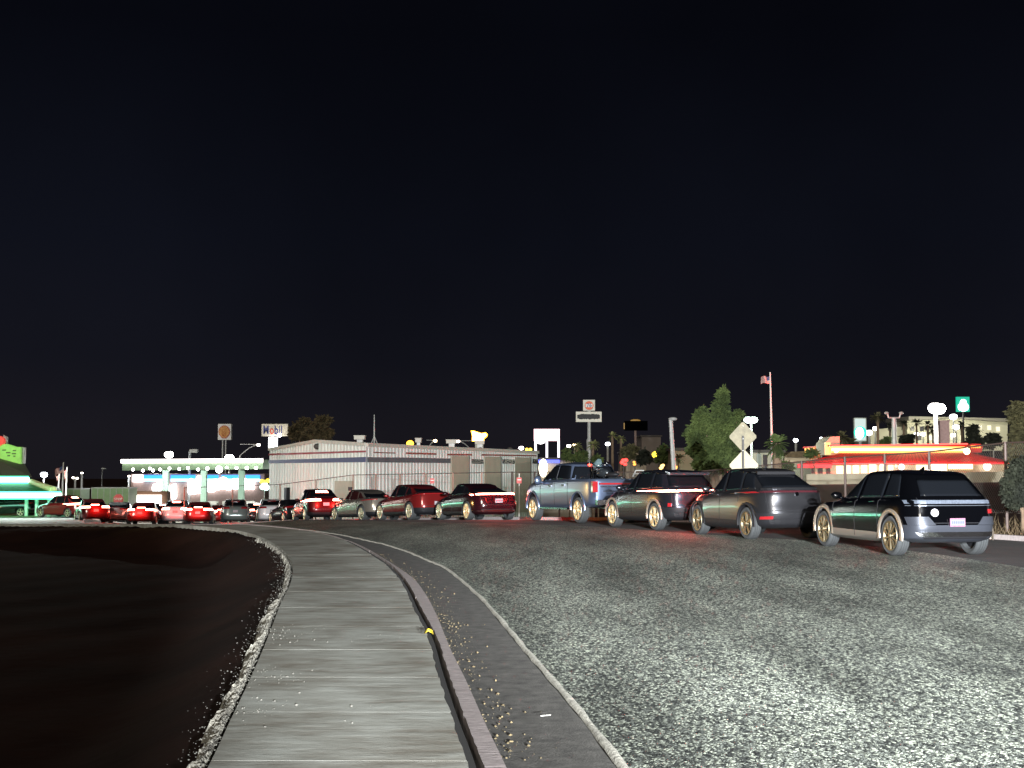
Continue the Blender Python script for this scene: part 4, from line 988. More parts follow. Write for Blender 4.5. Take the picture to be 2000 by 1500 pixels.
band(A0, B0, eA - .1, eA + .12, zpk - .12, zpk + .12, M_TRIM, 'roof_trim', .14, 0, .54); band(A0, B0, zpk - .12, zpk + .12, eB - .12, eB + .12, M_TRIM, 'roof_trim', .14, .54, 1)
band(B0, C0, eB - .16, eB + .10, eC - .16, eC + .12, M_TRIM, 'roof_trim', .16)
band(A0, B0, yz(889.5, 112), yz(886, 112), yz(883.5, 90), yz(880, 90), M_RED, 'red_stripe')
band(A0, B0, yz(905, 112), yz(899, 112), yz(902.6, 90), yz(892.5, 90), M_BLUE, 'blue_stripe')
def tpx(px):  # parameter along the right wall for a photo column
    u = (px - 1000) / 2550; d = C0 - B0; return (u * B0.y - B0.x) / (d.x - u * d.y)
def yAt(t): return lerp(B0.y, C0.y, t)
def wband(p0, p1, yt0, yb0, yt1, yb1, m, name, o=.11):
    t0, t1 = tpx(p0), tpx(p1); Y0, Y1 = yAt(t0), yAt(t1)
    return band(B0, C0, yz(yb0, Y0), yz(yt0, Y0), yz(yb1, Y1), yz(yt1, Y1), m, name, o, t0, t1)
wband(716, 788, 893, 902.8, 893.6, 903.6, M_GREYS, 'faded_stripe'); wband(788, 878, 893.6, 903.6, 895.5, 904.5, M_GREYS, 'faded_stripe')
for a, b in ((920, 942), (981, 1003), (1039, 1049)): wband(a, b, 896.5, 905.5, 897.5, 906.3, mat('dark_window', (.06, .065, .075), .25), 'window')
for a, b, c in ((880, 914, 0), (945, 976, .5), (1004, 1034, 1)):
    wband(a, b, 890.5 + c * 2.5, 1000, 891 + c * 3, 1000, M_RIBD, 'roller_door', .10); wband(b, b + 1.2, 890.5 + c * 2.5, 1000, 891 + c * 3, 1000, mat('door_frame', (.08, .07, .06), .7), 'door_frame', .12)
wband(728, 770, 882.5, 884.8, 884, 886, mat('faded_red', (.25, .12, .10), .7, var=.5, vscale=6), 'faded_lettering'); wband(793, 850, 883.5, 887, 885, 888.5, mat('faded_red2', (.30, .08, .06), .7, var=.6, vscale=5), 'faded_lettering')
wband(872, 920, 886, 889.5, 886.8, 890, mat('faded_red2', (.3, .1, .08)), 'faded_lettering'); wband(940, 1046, 887, 890, 889, 891.5, mat('faded_red2', (.3, .1, .08)), 'faded_lettering')
# side door with dark panel, gable lamp, wall lamps
def gband(p0, p1, yt, yb, m, name, o=.1):
    def tp(px): u = (px - 1000) / 2550; d = B0 - A0; return (u * A0.y - A0.x) / (d.x - u * d.y)
    t0, t1 = tp(p0), tp(p1); Y0, Y1 = lerp(112, 90, t0), lerp(112, 90, t1)
    return band(A0, B0, yz(yb, Y0), yz(yt, Y0), yz(yb, Y1), yz(yt, Y1), m, name, o, t0, t1)
gband(657, 693, 939, 1000, M_RIBD, 'side_door'); gband(684, 692, 951, 958, M_BLACK, 'door_sign', .12); gband(563, 568, 952, 985, M_BLACK, 'meter_box', .3)
for px, py, Y in ((620, 872, 100), (858, 880, 107), (938, 879, 116), (996, 878, 123)):
    p = V(px, py, Y - .3); mb = MB(); mb.cyl(p + Vector((0, .4, .1)), p, .06, .06, 8); mb.ball(p, .30, (1, .7, .8), 10, 6); mb.build('wall_lamp', M_DPOLE, wh)
# roof vents: things standing on the roof
for px0, px1, py0, py1, Y in ((693, 713, 852, 864, 104), (812, 823, 857, 870, 108), (872, 892, 860, 871, 112), (928, 946, 862, 872, 118)):
    q = V((px0 + px1) / 2, py1, Y); t = thing('rooftop_unit', {693: 'tallest pale evaporative cooler on the warehouse roof left of the radio mast', 812: 'pale cooler on the warehouse roof beside the left curved street lamp', 872: 'pale cooler on the warehouse roof beneath the right curved street lamp', 928: 'pale cooler on the warehouse roof under the orange lit sign'}[px0], 'rooftop unit', tuple(q), 'coolers on the warehouse roof')
    a, b = V(px0, py0, Y), V(px1, py0 + (py1 - py0) * .55, Y); mb = MB(); mb.box((a.x, Y - .5, b.z), (b.x, Y + .5, a.z)); mb.box((a.x - .04, Y - .54, a.z - .002), (b.x + .04, Y + .54, a.z + .06)); mb.build('housing', M_TRIM, t)
    mb = MB(); mb.box((lerp(a.x, b.x, .25), Y - .35, q.z - .6), (lerp(a.x, b.x, .8), Y + .35, b.z - .002)); mb.build('duct', M_POLE, t)
q = V(731, 872, 102); t = thing('radio_mast', 'thin radio mast with three guy rods on the warehouse roof', 'antenna', tuple(q)); mb = MB(); mb.cyl(q, V(731, 810, 102), .07, .03, 6); mb.build('pole', M_POLE, t)
mb = MB()
for px in (724, 738): mb.cyl(V(px, 869, 102), V(731, 852, 102), .035, .035, 5)
mb.build('guy_rod', M_POLE, t)

# --- lamps and poles
def lampglow(c, s): return glow('lamp_%02d%02d%02d_%d' % (c[0] * 99, c[1] * 99, c[2] * 99, s), c, s)
WHT, WARM, COOL, GRNW = (1, .97, .92), (1, .72, .38), (.86, .92, 1), (.75, 1, .85)
def street_lamp(px, py, Y, dia, col, s, label, arm=0, m=M_POLE, cat='street lamp', grp='street lamps', pr=.09, energy=0, bpx=None, name='street_lamp', heads=((0, 0),)):
    b = gz(bpx if bpx else px, Y); r = dia / 2 / 2550 * Y; top = V(px, py, Y); b.x = V(px if bpx is None else bpx, py, Y).x
    b.z = zt(b.x, b.y); t = thing(name, label, cat, tuple(b), grp)
    mb = MB()
    if arm:
        e_ = Vector((b.x, b.y, top.z - abs(arm) * .35)); pts = [b, e_]
        for k in range(1, 7): u = k / 6; pts.append(Vector((lerp(e_.x, top.x, u), b.y, e_.z + (top.z - e_.z) * math.sin(u * 1.57))))
        mb.tube(pts[:2], pr, 8); mb.tube(pts[1:], pr * .7, 6)
    else: mb.cyl(b, Vector((b.x, b.y, top.z)), pr * 1.3, pr, 8)
    mb.build('pole', m, t)
    for dx, dz in heads:
        h = V(px + dx, py + dz, Y); 
        mb = MB(); mb.ball(h, r, (1.05, .9, .8), 14, 9); mb.build('lamp_head', lampglow(col, s), t, smooth=True)  # head swollen to the size of the lamp's glare
        mb = MB(); mb.ball(h + Vector((0, 0, r * .55)), r * .55, (1.2, 1, .5), 10, 6); mb.cyl(h + Vector((0, 0, r * .3)), (b.x, b.y, top.z + r * .4), .04, .04, 6); mb.build('lamp_cap', m, t)
    if energy: l = lamp('lamp_light', 'POINT', (0, 0, 0), energy, col, shadow_soft_size=r + .02); l.parent = t; l.location = (top.x - b.x, -r - 2.5, top.z - b.z - r - .6)
    return t
street_lamp(330, 888, 165, 17, WHT, 24, 'brilliant floodlight above the left half of the gas station canopy', energy=3000)
street_lamp(448, 894, 165, 17, WHT, 20, 'brilliant floodlight rising over the canopy below the shell emblem sign')
street_lamp(505, 869, 170, 7, (1, .85, .75), 14, 'arched street lamp glowing left of the white price box', arm=4, bpx=469)
street_lamp(86, 927, 150, 13, COOL, 22, 'round bright lamp right of the green lit roof', energy=9000)
street_lamp(147, 933, 190, 5, (1, .9, .75), 9, 'twin lamp right of the flags', heads=((-4, 0), (4, 1)), pr=.14)
street_lamp(160, 924, 180, 5, (1, .9, .7), 9, 'slim single lamp right of the twin lamp', pr=.14)
street_lamp(252, 930, 150, 5, (1, .85, .7), 7, 'slim lamp at the left edge of the gas station', pr=.12)
street_lamp(850, 861, 170, 6.5, WARM, 16, 'arched street lamp over the warehouse roof curving right', arm=4, bpx=833)
street_lamp(895, 862, 170, 6.5, (1, .8, .7), 16, 'arched street lamp over the warehouse roof curving left', arm=4, bpx=924)
street_lamp(1018, 875, 220, 9, (1, .82, .88), 20, 'round lamp at the right end of the warehouse roof')
street_lamp(1111, 871, 240, 8, (1, .85, .8), 18, 'nearer of two small lamps left of the tall fuel sign pole')
street_lamp(1122, 869, 250, 6, WARM, 18, 'smaller of two lamps left of the tall fuel sign pole')
street_lamp(1187, 867, 230, 9, COOL, 20, 'lamp on a pale post between the fuel sign and the two tall palms', pr=.2)
street_lamp(1215, 893, 200, 6, (1, .8, .85), 16, 'low lamp behind the pickup bed')
street_lamp(1255, 902, 210, 7, WHT, 14, 'low white lamp below the blank black sign')
street_lamp(1308, 905, 190, 5, WHT, 10, 'tiny low lamp beside the leaning post')
street_lamp(1554, 860, 230, 9, COOL, 18, 'lamp right of the thick palm', pr=.2)
street_lamp(1461, 820, 110, 15, GRNW, 26, 'greenish floodlight pair behind the diamond sign', heads=((0, 0), (11, 0)), bpx=1467, energy=2600)
street_lamp(1604, 856, 200, 6, COOL, 16, 'small lamp left of the red roofed restaurant tower')
street_lamp(1827, 797, 125, 27, WHT, 32, 'largest glaring floodlight mast above the red roofed restaurant', pr=.2, energy=6000, heads=((0, 0), (6, 1)))
street_lamp(1697, 845, 180, 13, COOL, 18, 'lamp right of the white and teal sign')
street_lamp(1709, 837, 190, 9, WHT, 16, 'smaller lamp at the palm right of the teal sign')
street_lamp(1862, 814, 170, 14, WHT, 22, 'lamp right of the largest floodlight mast')
street_lamp(1867, 834, 180, 13, WHT, 16, 'lamp directly below the one right of the largest mast')
street_lamp(1862, 850, 190, 10, (1, .92, .8), 12, 'lowest lamp right of the largest mast')
for px, py, lb in ((1790, 848, 'left of two round lamps at the foot of the hillside hotel'), (1803, 848, 'right of two round lamps at the foot of the hillside hotel'), (1981, 838, 'small lamp before the tree at the right edge'), (1940, 860, 'small lamp below the dark end of the hotel')):
    street_lamp(px, py, 210, 9 if px < 1900 else 6, WHT, 12, lb)
# unlit poles
def pole_thing(px, py, Y, label, r=.1, bpx=None, head=None, m=M_POLE):
    b = gz(bpx or px, Y); t = thing('lamp_post', label, 'lamp post', tuple(b)); top = V(px, py, Y); mb = MB(); mb.cyl(b, top, r * 1.4, r, 8); mb.build('pole', m, t)
    if head: head(t, top)
    return t
def hd_box(t, p): mb = MB(); mb.box((p.x, p.y - .3, p.z - .25), (p.x + .9, p.y + .3, p.z + .15)); mb.build('lamp_head', M_POLE, t)
def hd_dish(t, p): mb = MB(); mb.ball(p + Vector((.12, 0, .05)), .22, (1.2, 1, .5), 10, 6); mb.build('lamp_head', M_POLE, t)
def hd_twin(t, p):
    for s_ in (-1, 1):
        mb = MB(); mb.tube([p, p + Vector((s_ * .45, 0, .0)), p + Vector((s_ * .55, 0, .35))], .07, 6); mb.ball(p + Vector((s_ * .62, 0, .40)), .2, (1, 1, .7), 10, 6); mb.build('lamp_head', M_POLE, t)
pole_thing(371, 880, 150, 'unlit lamp post with a box head behind the canopy', .13, head=lambda t, p: hd_box(t, p))
pole_thing(1310, 820, 75, 'pale leaning post with a small cap left of the big tree', .11, bpx=1320, head=hd_dish)
pole_thing(1746, 816, 110, 'grey post with two unlit upturned heads above the red roof', .19, head=hd_twin)
pole_thing(200, 916, 140, 'dim thin lamp post above the green trailer', .06, head=hd_dish, m=M_DPOLE)
mb = MB()
# yellow traffic lights far off
t = thing('traffic_light', 'pair of amber signals at the right end of the warehouse roof', 'traffic light', tuple(gz(1032, 240)))
mb = MB(); mb.cyl(gz(1032, 240), V(1032, 878, 240), .15, .1, 6); mb.build('pole', M_POLE, t)
for px in (1029, 1036): mb = MB(); mb.ball(V(px, 878, 239.6), .28); mb.build('signal_lens', glow('amber', (1, .62, .05), 7), t)

# --- signs
def sign_box(name, label, px0, py0, px1, py1, Y, mface, cat='sign', poles=(), pm=M_POLE, depth=.5, pr=.22, frame=None, zbase=None, grp=None, emis=None):
    a, b = V(px0, py0, Y), V(px1, py1, Y); cx = (px0 + px1) / 2; g0 = gz(cx, Y); g0.x = (a.x + b.x) / 2; t = thing(name, label, cat, tuple(g0), grp)
    mb = MB(); mb.box((a.x, Y, b.z), (b.x, Y + depth, a.z)); f = mb.build('cabinet', frame or M_WHITE, t)
    k = .04 * (a.z - b.z); mb = MB(); mb.box((a.x + k, Y - .03, b.z + k), (b.x - k, Y - .005, a.z - k)); mb.build('face', mface, f)
    for px, pt in poles: 
        p = V(px, pt, Y + depth / 2); q = gz(px, Y + depth / 2); mb = MB(); mb.cyl((p.x, p.y, zt(p.x, p.y)), p, pr, pr, 10); mb.build('pole', pm, t)
    return t, f, a, b
M_CREAM = mat('sign_cream', (.72, .66, .52), .5)
t, f, a, b = sign_box('gas_station_sign', 'white square sign with an orange scallop shell on two posts', 426, 828, 451, 859, 200, mat('sign_white', (.70, .68, .66), .5), poles=((435, 858), (441, 858)), pr=.12, depth=.9, cat='gas station sign')
c = V(438, 843, 199.9); mb = MB(); pts_ = []
for k in range(21):
    an = R(-38) + R(256) * k / 20; rr = .98 + .05 * (k % 2); pts_.append((c.x + rr * math.cos(an) * .88, c.y, c.z + rr * math.sin(an) * .95 - .0))
pts_.insert(0, (c.x + .32, c.y, c.z - 1.02)); pts_.append((c.x - .32, c.y, c.z - 1.02)); mb.prism(pts_, (0, -.06, 0)); mb.build('shell_emblem', mat('shell_red', (.45, .10, .03), .5), f)
mb = MB(); mb.prism([(c.x + (x - c.x) * .84, y - .065, c.z + (z - c.z) * .84) for x, y, z in pts_], (0, -.03, 0)); em = mb.build('shell_field', mat('shell_orange', (.62, .30, .06), .5), f)
mb = MB()
for k in range(-3, 4): mb.cyl((c.x + k * .07, c.y - .10, c.z - .75), (c.x + k * .22, c.y - .10, c.z + .74 - abs(k) * .07), .025, .03, 5)
mb.build('shell_rib', mat('shell_red', (.45, .10, .03)), f)
t, f, a, b = sign_box('gas_station_sign', 'cream sign with dark blue lettering and one red letter, above a glowing white box', 511, 828, 562, 852, 190, M_CREAM, poles=((533, 852),), depth=.9, cat='gas station sign', frame=M_CREAM)
c = V(532, 840.5, 189.9); BLU = mat('ink_blue', (.03, .04, .22), .5); REDI = mat('ink_red', (.75, .08, .04), .5); z_ = 190 / 2550
text_mesh('lettering', 'M', 1.75, V(519.5, 840.5, 189.93), (1, 0, 0), (0, 0, 1), BLU, f, .02, xs=.64, bold=.03); text_mesh('lettering', 'o', 1.75, V(531, 840.5, 189.93), (1, 0, 0), (0, 0, 1), REDI, f, .02, xs=.64, bold=.03); [text_mesh('letter', ch_, 1.75, V(px_, 840.5, 189.93), (1, 0, 0), (0, 0, 1), BLU, f, .02, xs=.64, bold=.03) for ch_, px_ in (('b', 539.5), ('i', 546), ('l', 550))]
mb = MB(); p, q = V(525, 854, 189.8), V(541, 878, 189.8); mb.box((p.x, 189.6, q.z), (q.x, 190.2, p.z)); mb.build('price_box', glow('white_box', (.93, .95, 1), 6), t)
mb = MB(); mb.ball(V(546, 850, 189), .28); mb.build('spot_lamp', lampglow(WHT, 12), t)
M_SGN = mat('sign_pale', (.70, .68, .58), .5)
t, f, a, b = sign_box('gas_station_sign', 'tall sign with a round orange emblem over a scribbled out board', 1139, 781, 1162, 802, 150, M_SGN, poles=((1150.5, 802),), depth=.6, pr=.2, cat='gas station sign')
c = V(1150.5, 792, 149.9); mb = MB(); mb.cyl(c, c + Vector((0, -.05, 0)), .50, .50, 28); mb.build('emblem_disc', mat('orange_red', (.75, .12, .03), .5), f)
mb = MB(); mb.box((c.x - .40, c.y - .055, c.z - .20), (c.x + .40, c.y - .045, c.z + .20)); mb.build('emblem_band', M_WHITE, f)
text_mesh('lettering', '76', .62, c + Vector((0, -.075, 0)), (1, 0, .08), (0, 0, 1), BLU, f, .01)
p, q = V(1125, 804, 150), V(1175, 824, 150); mb = MB(); mb.box((p.x, 149.98, q.z), (q.x, 150.6, p.z)); pb = mb.build('price_board', M_SGN, t)
mb = MB(); up, lo = [], []
for k in range(26):
    u = k / 25; x = lerp(p.x + .14, q.x - .2, u); up.append((x, 149.95, lerp(q.z, p.z, .76) + rnd.uniform(-.03, .05) - .1 * (abs(u - .5) * 2) ** 8)); lo.append((x, 149.95, lerp(q.z, p.z, .27) + rnd.uniform(-.05, .05) + .1 * (abs(u - .5) * 2) ** 6))
for k in range(25): mb.prism([lo[k], lo[k + 1], up[k + 1], up[k]], (0, -.02, 0))
mb.build('scribble', mat('scribble_grey', (.03, .032, .034), .7, var=.3, vscale=8), pb)
p = V(1150.5, 858, 150); mb = MB(); mb.cyl((p.x, 150.3, zt(p.x, 150)), (p.x, 150.3, p.z), .28, .28, 10); mb.build('pole_sleeve', M_POLE, t)
t, f, a, b = sign_box('billboard', 'blazing white billboard on three posts right of the warehouse', 1043, 838, 1093, 861, 180, glow('blaze_white', (1, .93, .95), 9), poles=((1046, 860), (1068, 860), (1091, 860)), depth=.5, pr=.16, pm=lampglow((.95, .88, .98), 2), cat='billboard', frame=glow('blaze_rim', (1, .55, .6), 3))  # posts made to glow as well, in place of the board's glare
mb = MB(); p = V(1056, 861, 179.8); mb.ball(p, .62, (1, .2, .7)); mb.build('round_panel', glow('blaze_white', (1, .93, .95), 9), t)
for px, py, cc in ((1049, 850, (.3, .7, .8)), (1050, 857, (.5, .1, .15))): p = V(px, py, 179.93); mb = MB(); mb.cyl(p, p + Vector((0, -.03, 0)), .16, .16, 10); mb.build('small_mark', glow('mark%d' % py, cc, 1.0), f)
t, f, a, b = sign_box('blank_sign', 'blank black rectangular sign with a thin golden rim on a brown pole', 1220, 822, 1265, 841, 170, mat('pitch_black', (.001, .001, .001), 1, spec=0), poles=((1241, 841),), depth=.4, pr=.16, pm=mat('brown_pole', (.18, .12, .10), .6), frame=mat('pitch_black', (.001, .001, .001), 1, spec=0))
mb = MB(); p = V(1241, 821.5, 170.2); mb.ball(p, .55, (1.2, .3, .32)); mb.build('gold_crown', glow('dull_gold', (.9, .5, .08), .35), t); mb = MB(); p, q = V(1219, 826, 170), V(1220, 838, 170); mb.box((p.x - .04, 170, q.z), (q.x - .002, 170.3, p.z)); mb.build('gold_rim', glow('dull_gold', (.9, .5, .08), .35), t)
# orange lit sign over the warehouse roof
t = thing('lit_sign', 'white hot sign with an orange outline above the warehouse roof', 'lit sign', tuple(gz(935, 200))); ORG = glow('orange_neon', (1, .42, .03), 6); HOT = glow('hot_white', (1, .80, .62), 9)
def poly_px(pts, Y, m, name, parent, dep=.4): mb = MB(); mb.prism([V(x, y, Y) for x, y in pts], (0, dep, 0)); return mb.build(name, m, parent)
poly_px([(919.5, 841), (925, 841), (940, 846), (949, 844.5), (952.5, 848), (951, 853), (946, 857), (945, 862), (921.5, 862), (922, 852)], 200, ORG, 'outline', t); poly_px([(922, 843), (925, 843), (940, 848), (948, 847), (950, 850), (944, 855), (943, 860.5), (923, 860.5), (924, 852)], 199.9, HOT, 'face', t, .05)
poly_px([(928, 862.3), (944, 862.3), (944, 880), (928, 880)], 200, M_TRIM, 'pedestal', t); mb = MB(); mb.cyl(gz(936, 200.2), V(936, 880, 200.2), .3, .3, 8); mb.build('pole', M_POLE, t)
t = thing('lit_sign', 'small round orange glowing sign on the warehouse roof beside a cooler', 'lit sign', tuple(gz(801, 130))); mb = MB(); mb.ball(V(801, 866, 130), .33, (1.1, .5, .9)); mb.build('glowing_face', glow('orange_neon', (1, .42, .03), 6), t, smooth=True); mb = MB(); mb.cyl(gz(801, 130.2), V(801, 868, 130.2), .08, .08, 8); mb.build('pole', M_POLE, t)
# yellow script sign
t = thing('lit_sign', 'glowing yellow squiggly sign among the bushes left of the leaning post', 'lit sign', tuple(gz(1287, 150)))
mb = MB()
for k in range(16):
    p = V(1276 + k * 1.45, 888 + 3.5 * math.sin(k * 2.1) + rnd.uniform(-1, 1), 150); mb.ball(p, .13 + .07 * rnd.random(), (1, .6, 1.3), 8, 6)
mb.build('neon_script', glow('yellow_neon', (1, .70, .04), 4), t, smooth=True); mb = MB(); mb.box(tuple(V(1275, 894, 150.3)), tuple(V(1298, 882, 150.5))); mb.cyl(gz(1287, 150.4), V(1287, 894, 150.4), .12, .12, 8); mb.build('backing', M_DPOLE, t)
# two diamond warning signs seen from behind
t = thing('road_sign', 'two diamond road signs on one dark post, seen from behind', 'road sign', tuple(gz(1451, 47)))
def diamond(cx, cy, hw, hh, Y, m, name):
    P = []
    for dx, dy in ((-1, 0), (0, -1), (1, 0), (0, 1)):
        ex, ey = (0, 1) if dx else (1, 0); r_ = .07
        for s_ in ((-1, 1) if (dx, dy) in ((0, -1), (1, 0)) else (1, -1)):
            P.append((cx + hw * (dx * (1 - r_) + ex * s_ * r_), cy + hh * (dy * (1 - r_) + ey * s_ * r_)))
    return poly_px(P, Y, m, name, t, .012)
M_SB = mat('sign_back', (.19, .165, .10), .55, metal=.1, var=.35, vscale=5); M_SB2 = mat('sign_back_bright', (.36, .32, .21), .5, metal=.1, var=.15, vscale=2)
diamond(1451, 853, 28, 30.5, 47.1, M_SB, 'upper_sign'); diamond(1453, 909, 30, 32, 47.16, M_SB2, 'lower_sign')
mb = MB(); p = V(1451, 851, 47.03); g_ = gz(1451, 47.03); mb.box((p.x - .035, 47.0, g_.z - .2), (p.x + .035, 47.06, p.z)); mb.build('post', M_DPOLE, t)
mb = MB()
for py in (857, 832, 880): p = V(1451, py, 46.99); mb.cyl(p, p + Vector((0, -.02, 0)), .018, .018, 8)
mb.build('bolt', M_POLE, t)
# stop sign
t = thing('stop_sign', 'small red octagonal stop sign behind the silver sedan at the left', 'stop sign', tuple(gz(231, 104))); c = V(231, 975, 104)
M_STOP = mat('stop_red', (.45, .03, .03), .5)
mb = MB(); mb.prism([(c.x + .42 * math.cos(R(22.5 + 45 * k)), 104, c.z + .42 * math.sin(R(22.5 + 45 * k))) for k in range(8)], (0, .02, 0)); f = mb.build('face', M_STOP, t)
text_mesh('lettering', 'STOP', .27, (c.x, 103.98, c.z), (1, 0, 0), (0, 0, 1), M_WHITE, f, .005); mb = MB(); mb.cyl(gz(231, 104.06), (c.x, 104.06, c.z + .3), .035, .035, 8); mb.build('post', M_POLE, t)
# flags
def flag(px, py, Y, fx, fy, w, h, label, canton=True, droop=0, bp=None, r=.07):
    b = gz(bp or px, Y); t = thing('flagpole', label, 'flagpole', tuple(b)); mb = MB(); mb.cyl(b, V(px, py, Y), r * 1.7, r * .7, 8); mb.build('pole', M_WHITE, t)
    mb = MB(); N, Mm = 14, 13; k = Y / 2550
    def fp(i, j, o=0):
        u, v = i / N, j / Mm; wv = .10 * math.sin(u * 7 + v) * u
        p = V(fx - w * u, fy + h * v + droop * h * u + w * .08 * math.sin(u * 6), Y); return Vector((p.x, p.y + wv * 3 + o, p.z))
    for j in range(Mm):
        for i in range(N):
            ct = canton and i < N * .42 and j < 7
            mi = 2 if ct else j % 2
            mb.add([fp(i, j), fp(i + 1, j), fp(i + 1, j + 1), fp(i, j + 1)], [(0, 1, 2, 3)], mi)
    mb.build('flag', [mat('flag_red', (.50, .12, .10), .8), mat('flag_white', (.70, .62, .58), .8), mat('flag_blue', (.06, .09, .20), .8)], t, fix=False)
flag(1504, 727, 100, 1504.5, 734, 17, 14, 'tall flagpole with a small striped flag right of the big tree', bp=1508, droop=.15)
flag(124, 903, 130, 124, 907, 18, 12, 'leftmost flagpole with a drooping striped flag near the green lit roof', droop=1.1, bp=124)
flag(131, 912, 132, 131, 914, 6, 16, 'flagpole with a limp narrow flag right of the drooping striped flag', canton=False, droop=.6, bp=131)
flag(116, 918, 134, 117, 925, 8, 9, 'short flagpole with a small flag left of the taller pair', canton=False, droop=.9, bp=116)

# --- gas station
cz1, cz0 = yz(898.5, 128), yz(922, 128)
t = thing('fuel_canopy', 'wide gas station canopy with a glowing white edge and rows of ceiling lamps', 'canopy', tuple(gz(390, 132)))
xl, xr_ = V(239, 900, 128).x, V(529, 900, 128).x
mb = MB(); mb.add([(xl, 128, cz0 + .15), (xr_, 124, cz0 + .30), (xr_, 140, cz0 + .30), (xl, 146, cz0 + .15), (xl, 128, cz1), (xr_, 124, cz1), (xr_, 140, cz1), (xl, 146, cz1)], [(0, 3, 2, 1), (4, 5, 6, 7), (0, 1, 5, 4), (1, 2, 6, 5), (2, 3, 7, 6), (3, 0, 4, 7)]); mb.build('roof_slab', mat('canopy_green', (.30, .46, .29), .6, var=.1), t)
mb = MB(); mb.add([(xl - .1, 127.8, cz1 - .30), (xr_, 123.8, cz1 - .26), (xr_, 124 - .005, cz1 - .26), (xl - .1, 128 - .005, cz1 - .30), (xl - .1, 127.8, cz1 + .06), (xr_, 123.8, cz1 + .12), (xr_, 124 - .005, cz1 + .12), (xl - .1, 128 - .005, cz1 + .06)], [(0, 3, 2, 1), (4, 5, 6, 7), (0, 1, 5, 4), (1, 2, 6, 5), (2, 3, 7, 6), (3, 0, 4, 7)]); mb.build('light_strip', glow('canopy_strip', (1, .90, .86), 5), t)
for px, py, s_ in ((260, 917, 7), (279, 919, 7), (293, 915, 6), (299, 919, 7), (313, 917, 7), (331, 915, 7), (350, 916, 7), (367, 914, 7), (387, 917, 7), (405, 915, 8), (428, 917, 17), (443, 913, 6), (462, 914, 7), (482, 914, 8), (500, 914, 7)):
    p = V(px, py, 123.4); mb = MB(); mb.ball(p, s_ / 2 / 2550 * 131 * (.75), (1, 1, 1), 10, 7); mb.build('ceiling_lamp', lampglow(WHT, 16), t, smooth=True)
for px in (324, 399, 472):
    p = V(px, 915, 134); g_ = gz(px, 134); mb = MB(); mb.box((p.x - .28, 133.7, g_.z - .2), (p.x + .28, 134.3, cz0 + .148)); mb.build('column', mat('column_green', (.42, .60, .48), .5), t)
for dx in (-14, -3, 8): l = lamp('canopy_light', 'POINT', (V(395, 900, 131).x + dx, 131, cz0 - .6), 900, (.95, 1, .95), shadow_soft_size=.3); l.parent = t; l.location = l.location - Vector(t.location)
# shop
t = thing('shop', 'gas station shop with blue bands and dazzling white windows under the canopy', 'shop', tuple(gz(385, 150)))
p, q = V(256, 926, 150), V(516, 968, 150); mb = MB(); mb.box((p.x, 150, zt(p.x, 150) - .3), (q.x, 160, p.z)); mb.build('wall', mat('shop_wall', (.30, .20, .17), .7, var=.2), t)
SB = mat('blue_light', (.0, .03, .1), .5, emit=(.02, .22, 1), es=3.2)
for a, b in ((280, 322), (334, 381), (404, 426), (433, 466), (480, 507)):
    mb = MB(); p, q = V(a, 928, 149.8), V(b, 938, 149.8); mb.box((p.x, 149.7, q.z), (q.x, 149.99, p.z)); mb.build('blue_band', SB, t)
    mb = MB(); p, q = V(a, 935, 149.7), V(b, 940, 149.7); mb.box((p.x, 149.6, q.z), (q.x, 149.69, p.z)); mb.build('light_tube', glow('cyan_tube', (.3, .75, 1), 5), t)
mb = MB(); p, q = V(259, 928, 149.7), V(279, 941, 149.7); mb.box((p.x, 149.6, q.z), (q.x, 149.99, p.z)); mb.build('lit_panel', glow('blaze_cool', (.92, .95, 1), 7), t)
r2 = random.Random(3)
WG = glow('dazzling_window', (.90, .96, 1), 8)
for a, b, c, d in ((306, 315, 940, 960), (297, 309, 945, 961), (320, 331, 946, 968), (334, 344, 944, 977), (366, 379, 934, 966), (377, 396, 940, 965), (383, 402, 928, 945), (402, 420, 942, 962), (410, 432, 936, 958), (426, 446, 932, 955), (440, 458, 938, 958), (452, 468, 934, 956), (472, 482, 933, 956), (482, 497, 937, 957)):
    mb = MB(); n = 12; cx, cy = (a + b) / 2, (c + d) / 2; P = []
    for k in range(n):
        an = 2 * math.pi * k / n; P.append(V(cx + (b - a) / 2 * math.copysign(abs(math.cos(an)) ** .6, math.cos(an)) * r2.uniform(.85, 1.1), cy + (d - c) / 2 * math.copysign(abs(math.sin(an)) ** .6, math.sin(an)) * r2.uniform(.85, 1.1), 149.5))
    mb.prism(P, (0, .3, 0)); mb.build('window', WG, t)
for px, lb in ((352, 'fuel pump with a lit panel right of the left canopy column'), (418, 'fuel pump behind the person sized gap right of the middle column'), (446, 'fuel pump left of the right canopy column'), (490, 'fuel pump at the right end of the canopy')):
    g_ = gz(px, 133); x = g_.x; u = thing('fuel_pump', lb, 'fuel pump', tuple(g_), 'fuel pumps'); mb = MB(); mb.box((x - .35, 132.8, g_.z), (x + .35, 133.3, g_.z + 1.9)); mb.box((x - .45, 132.7, g_.z + 1.91), (x + .45, 133.4, g_.z + 2.25)); mb.build('cabinet', M_WHITE, u); mb = MB(); mb.box((x - .28, 132.76, g_.z + 1.1), (x + .28, 132.79, g_.z + 1.7)); mb.build('screen', glow('pump_screen', (.6, 1, .75), 3), u)
t = thing('menu_board', 'large glowing white board in a brown frame left of the gas pumps', 'lit board', tuple(gz(288, 118))); p, q = V(263, 967, 118), V(313, 992, 118)
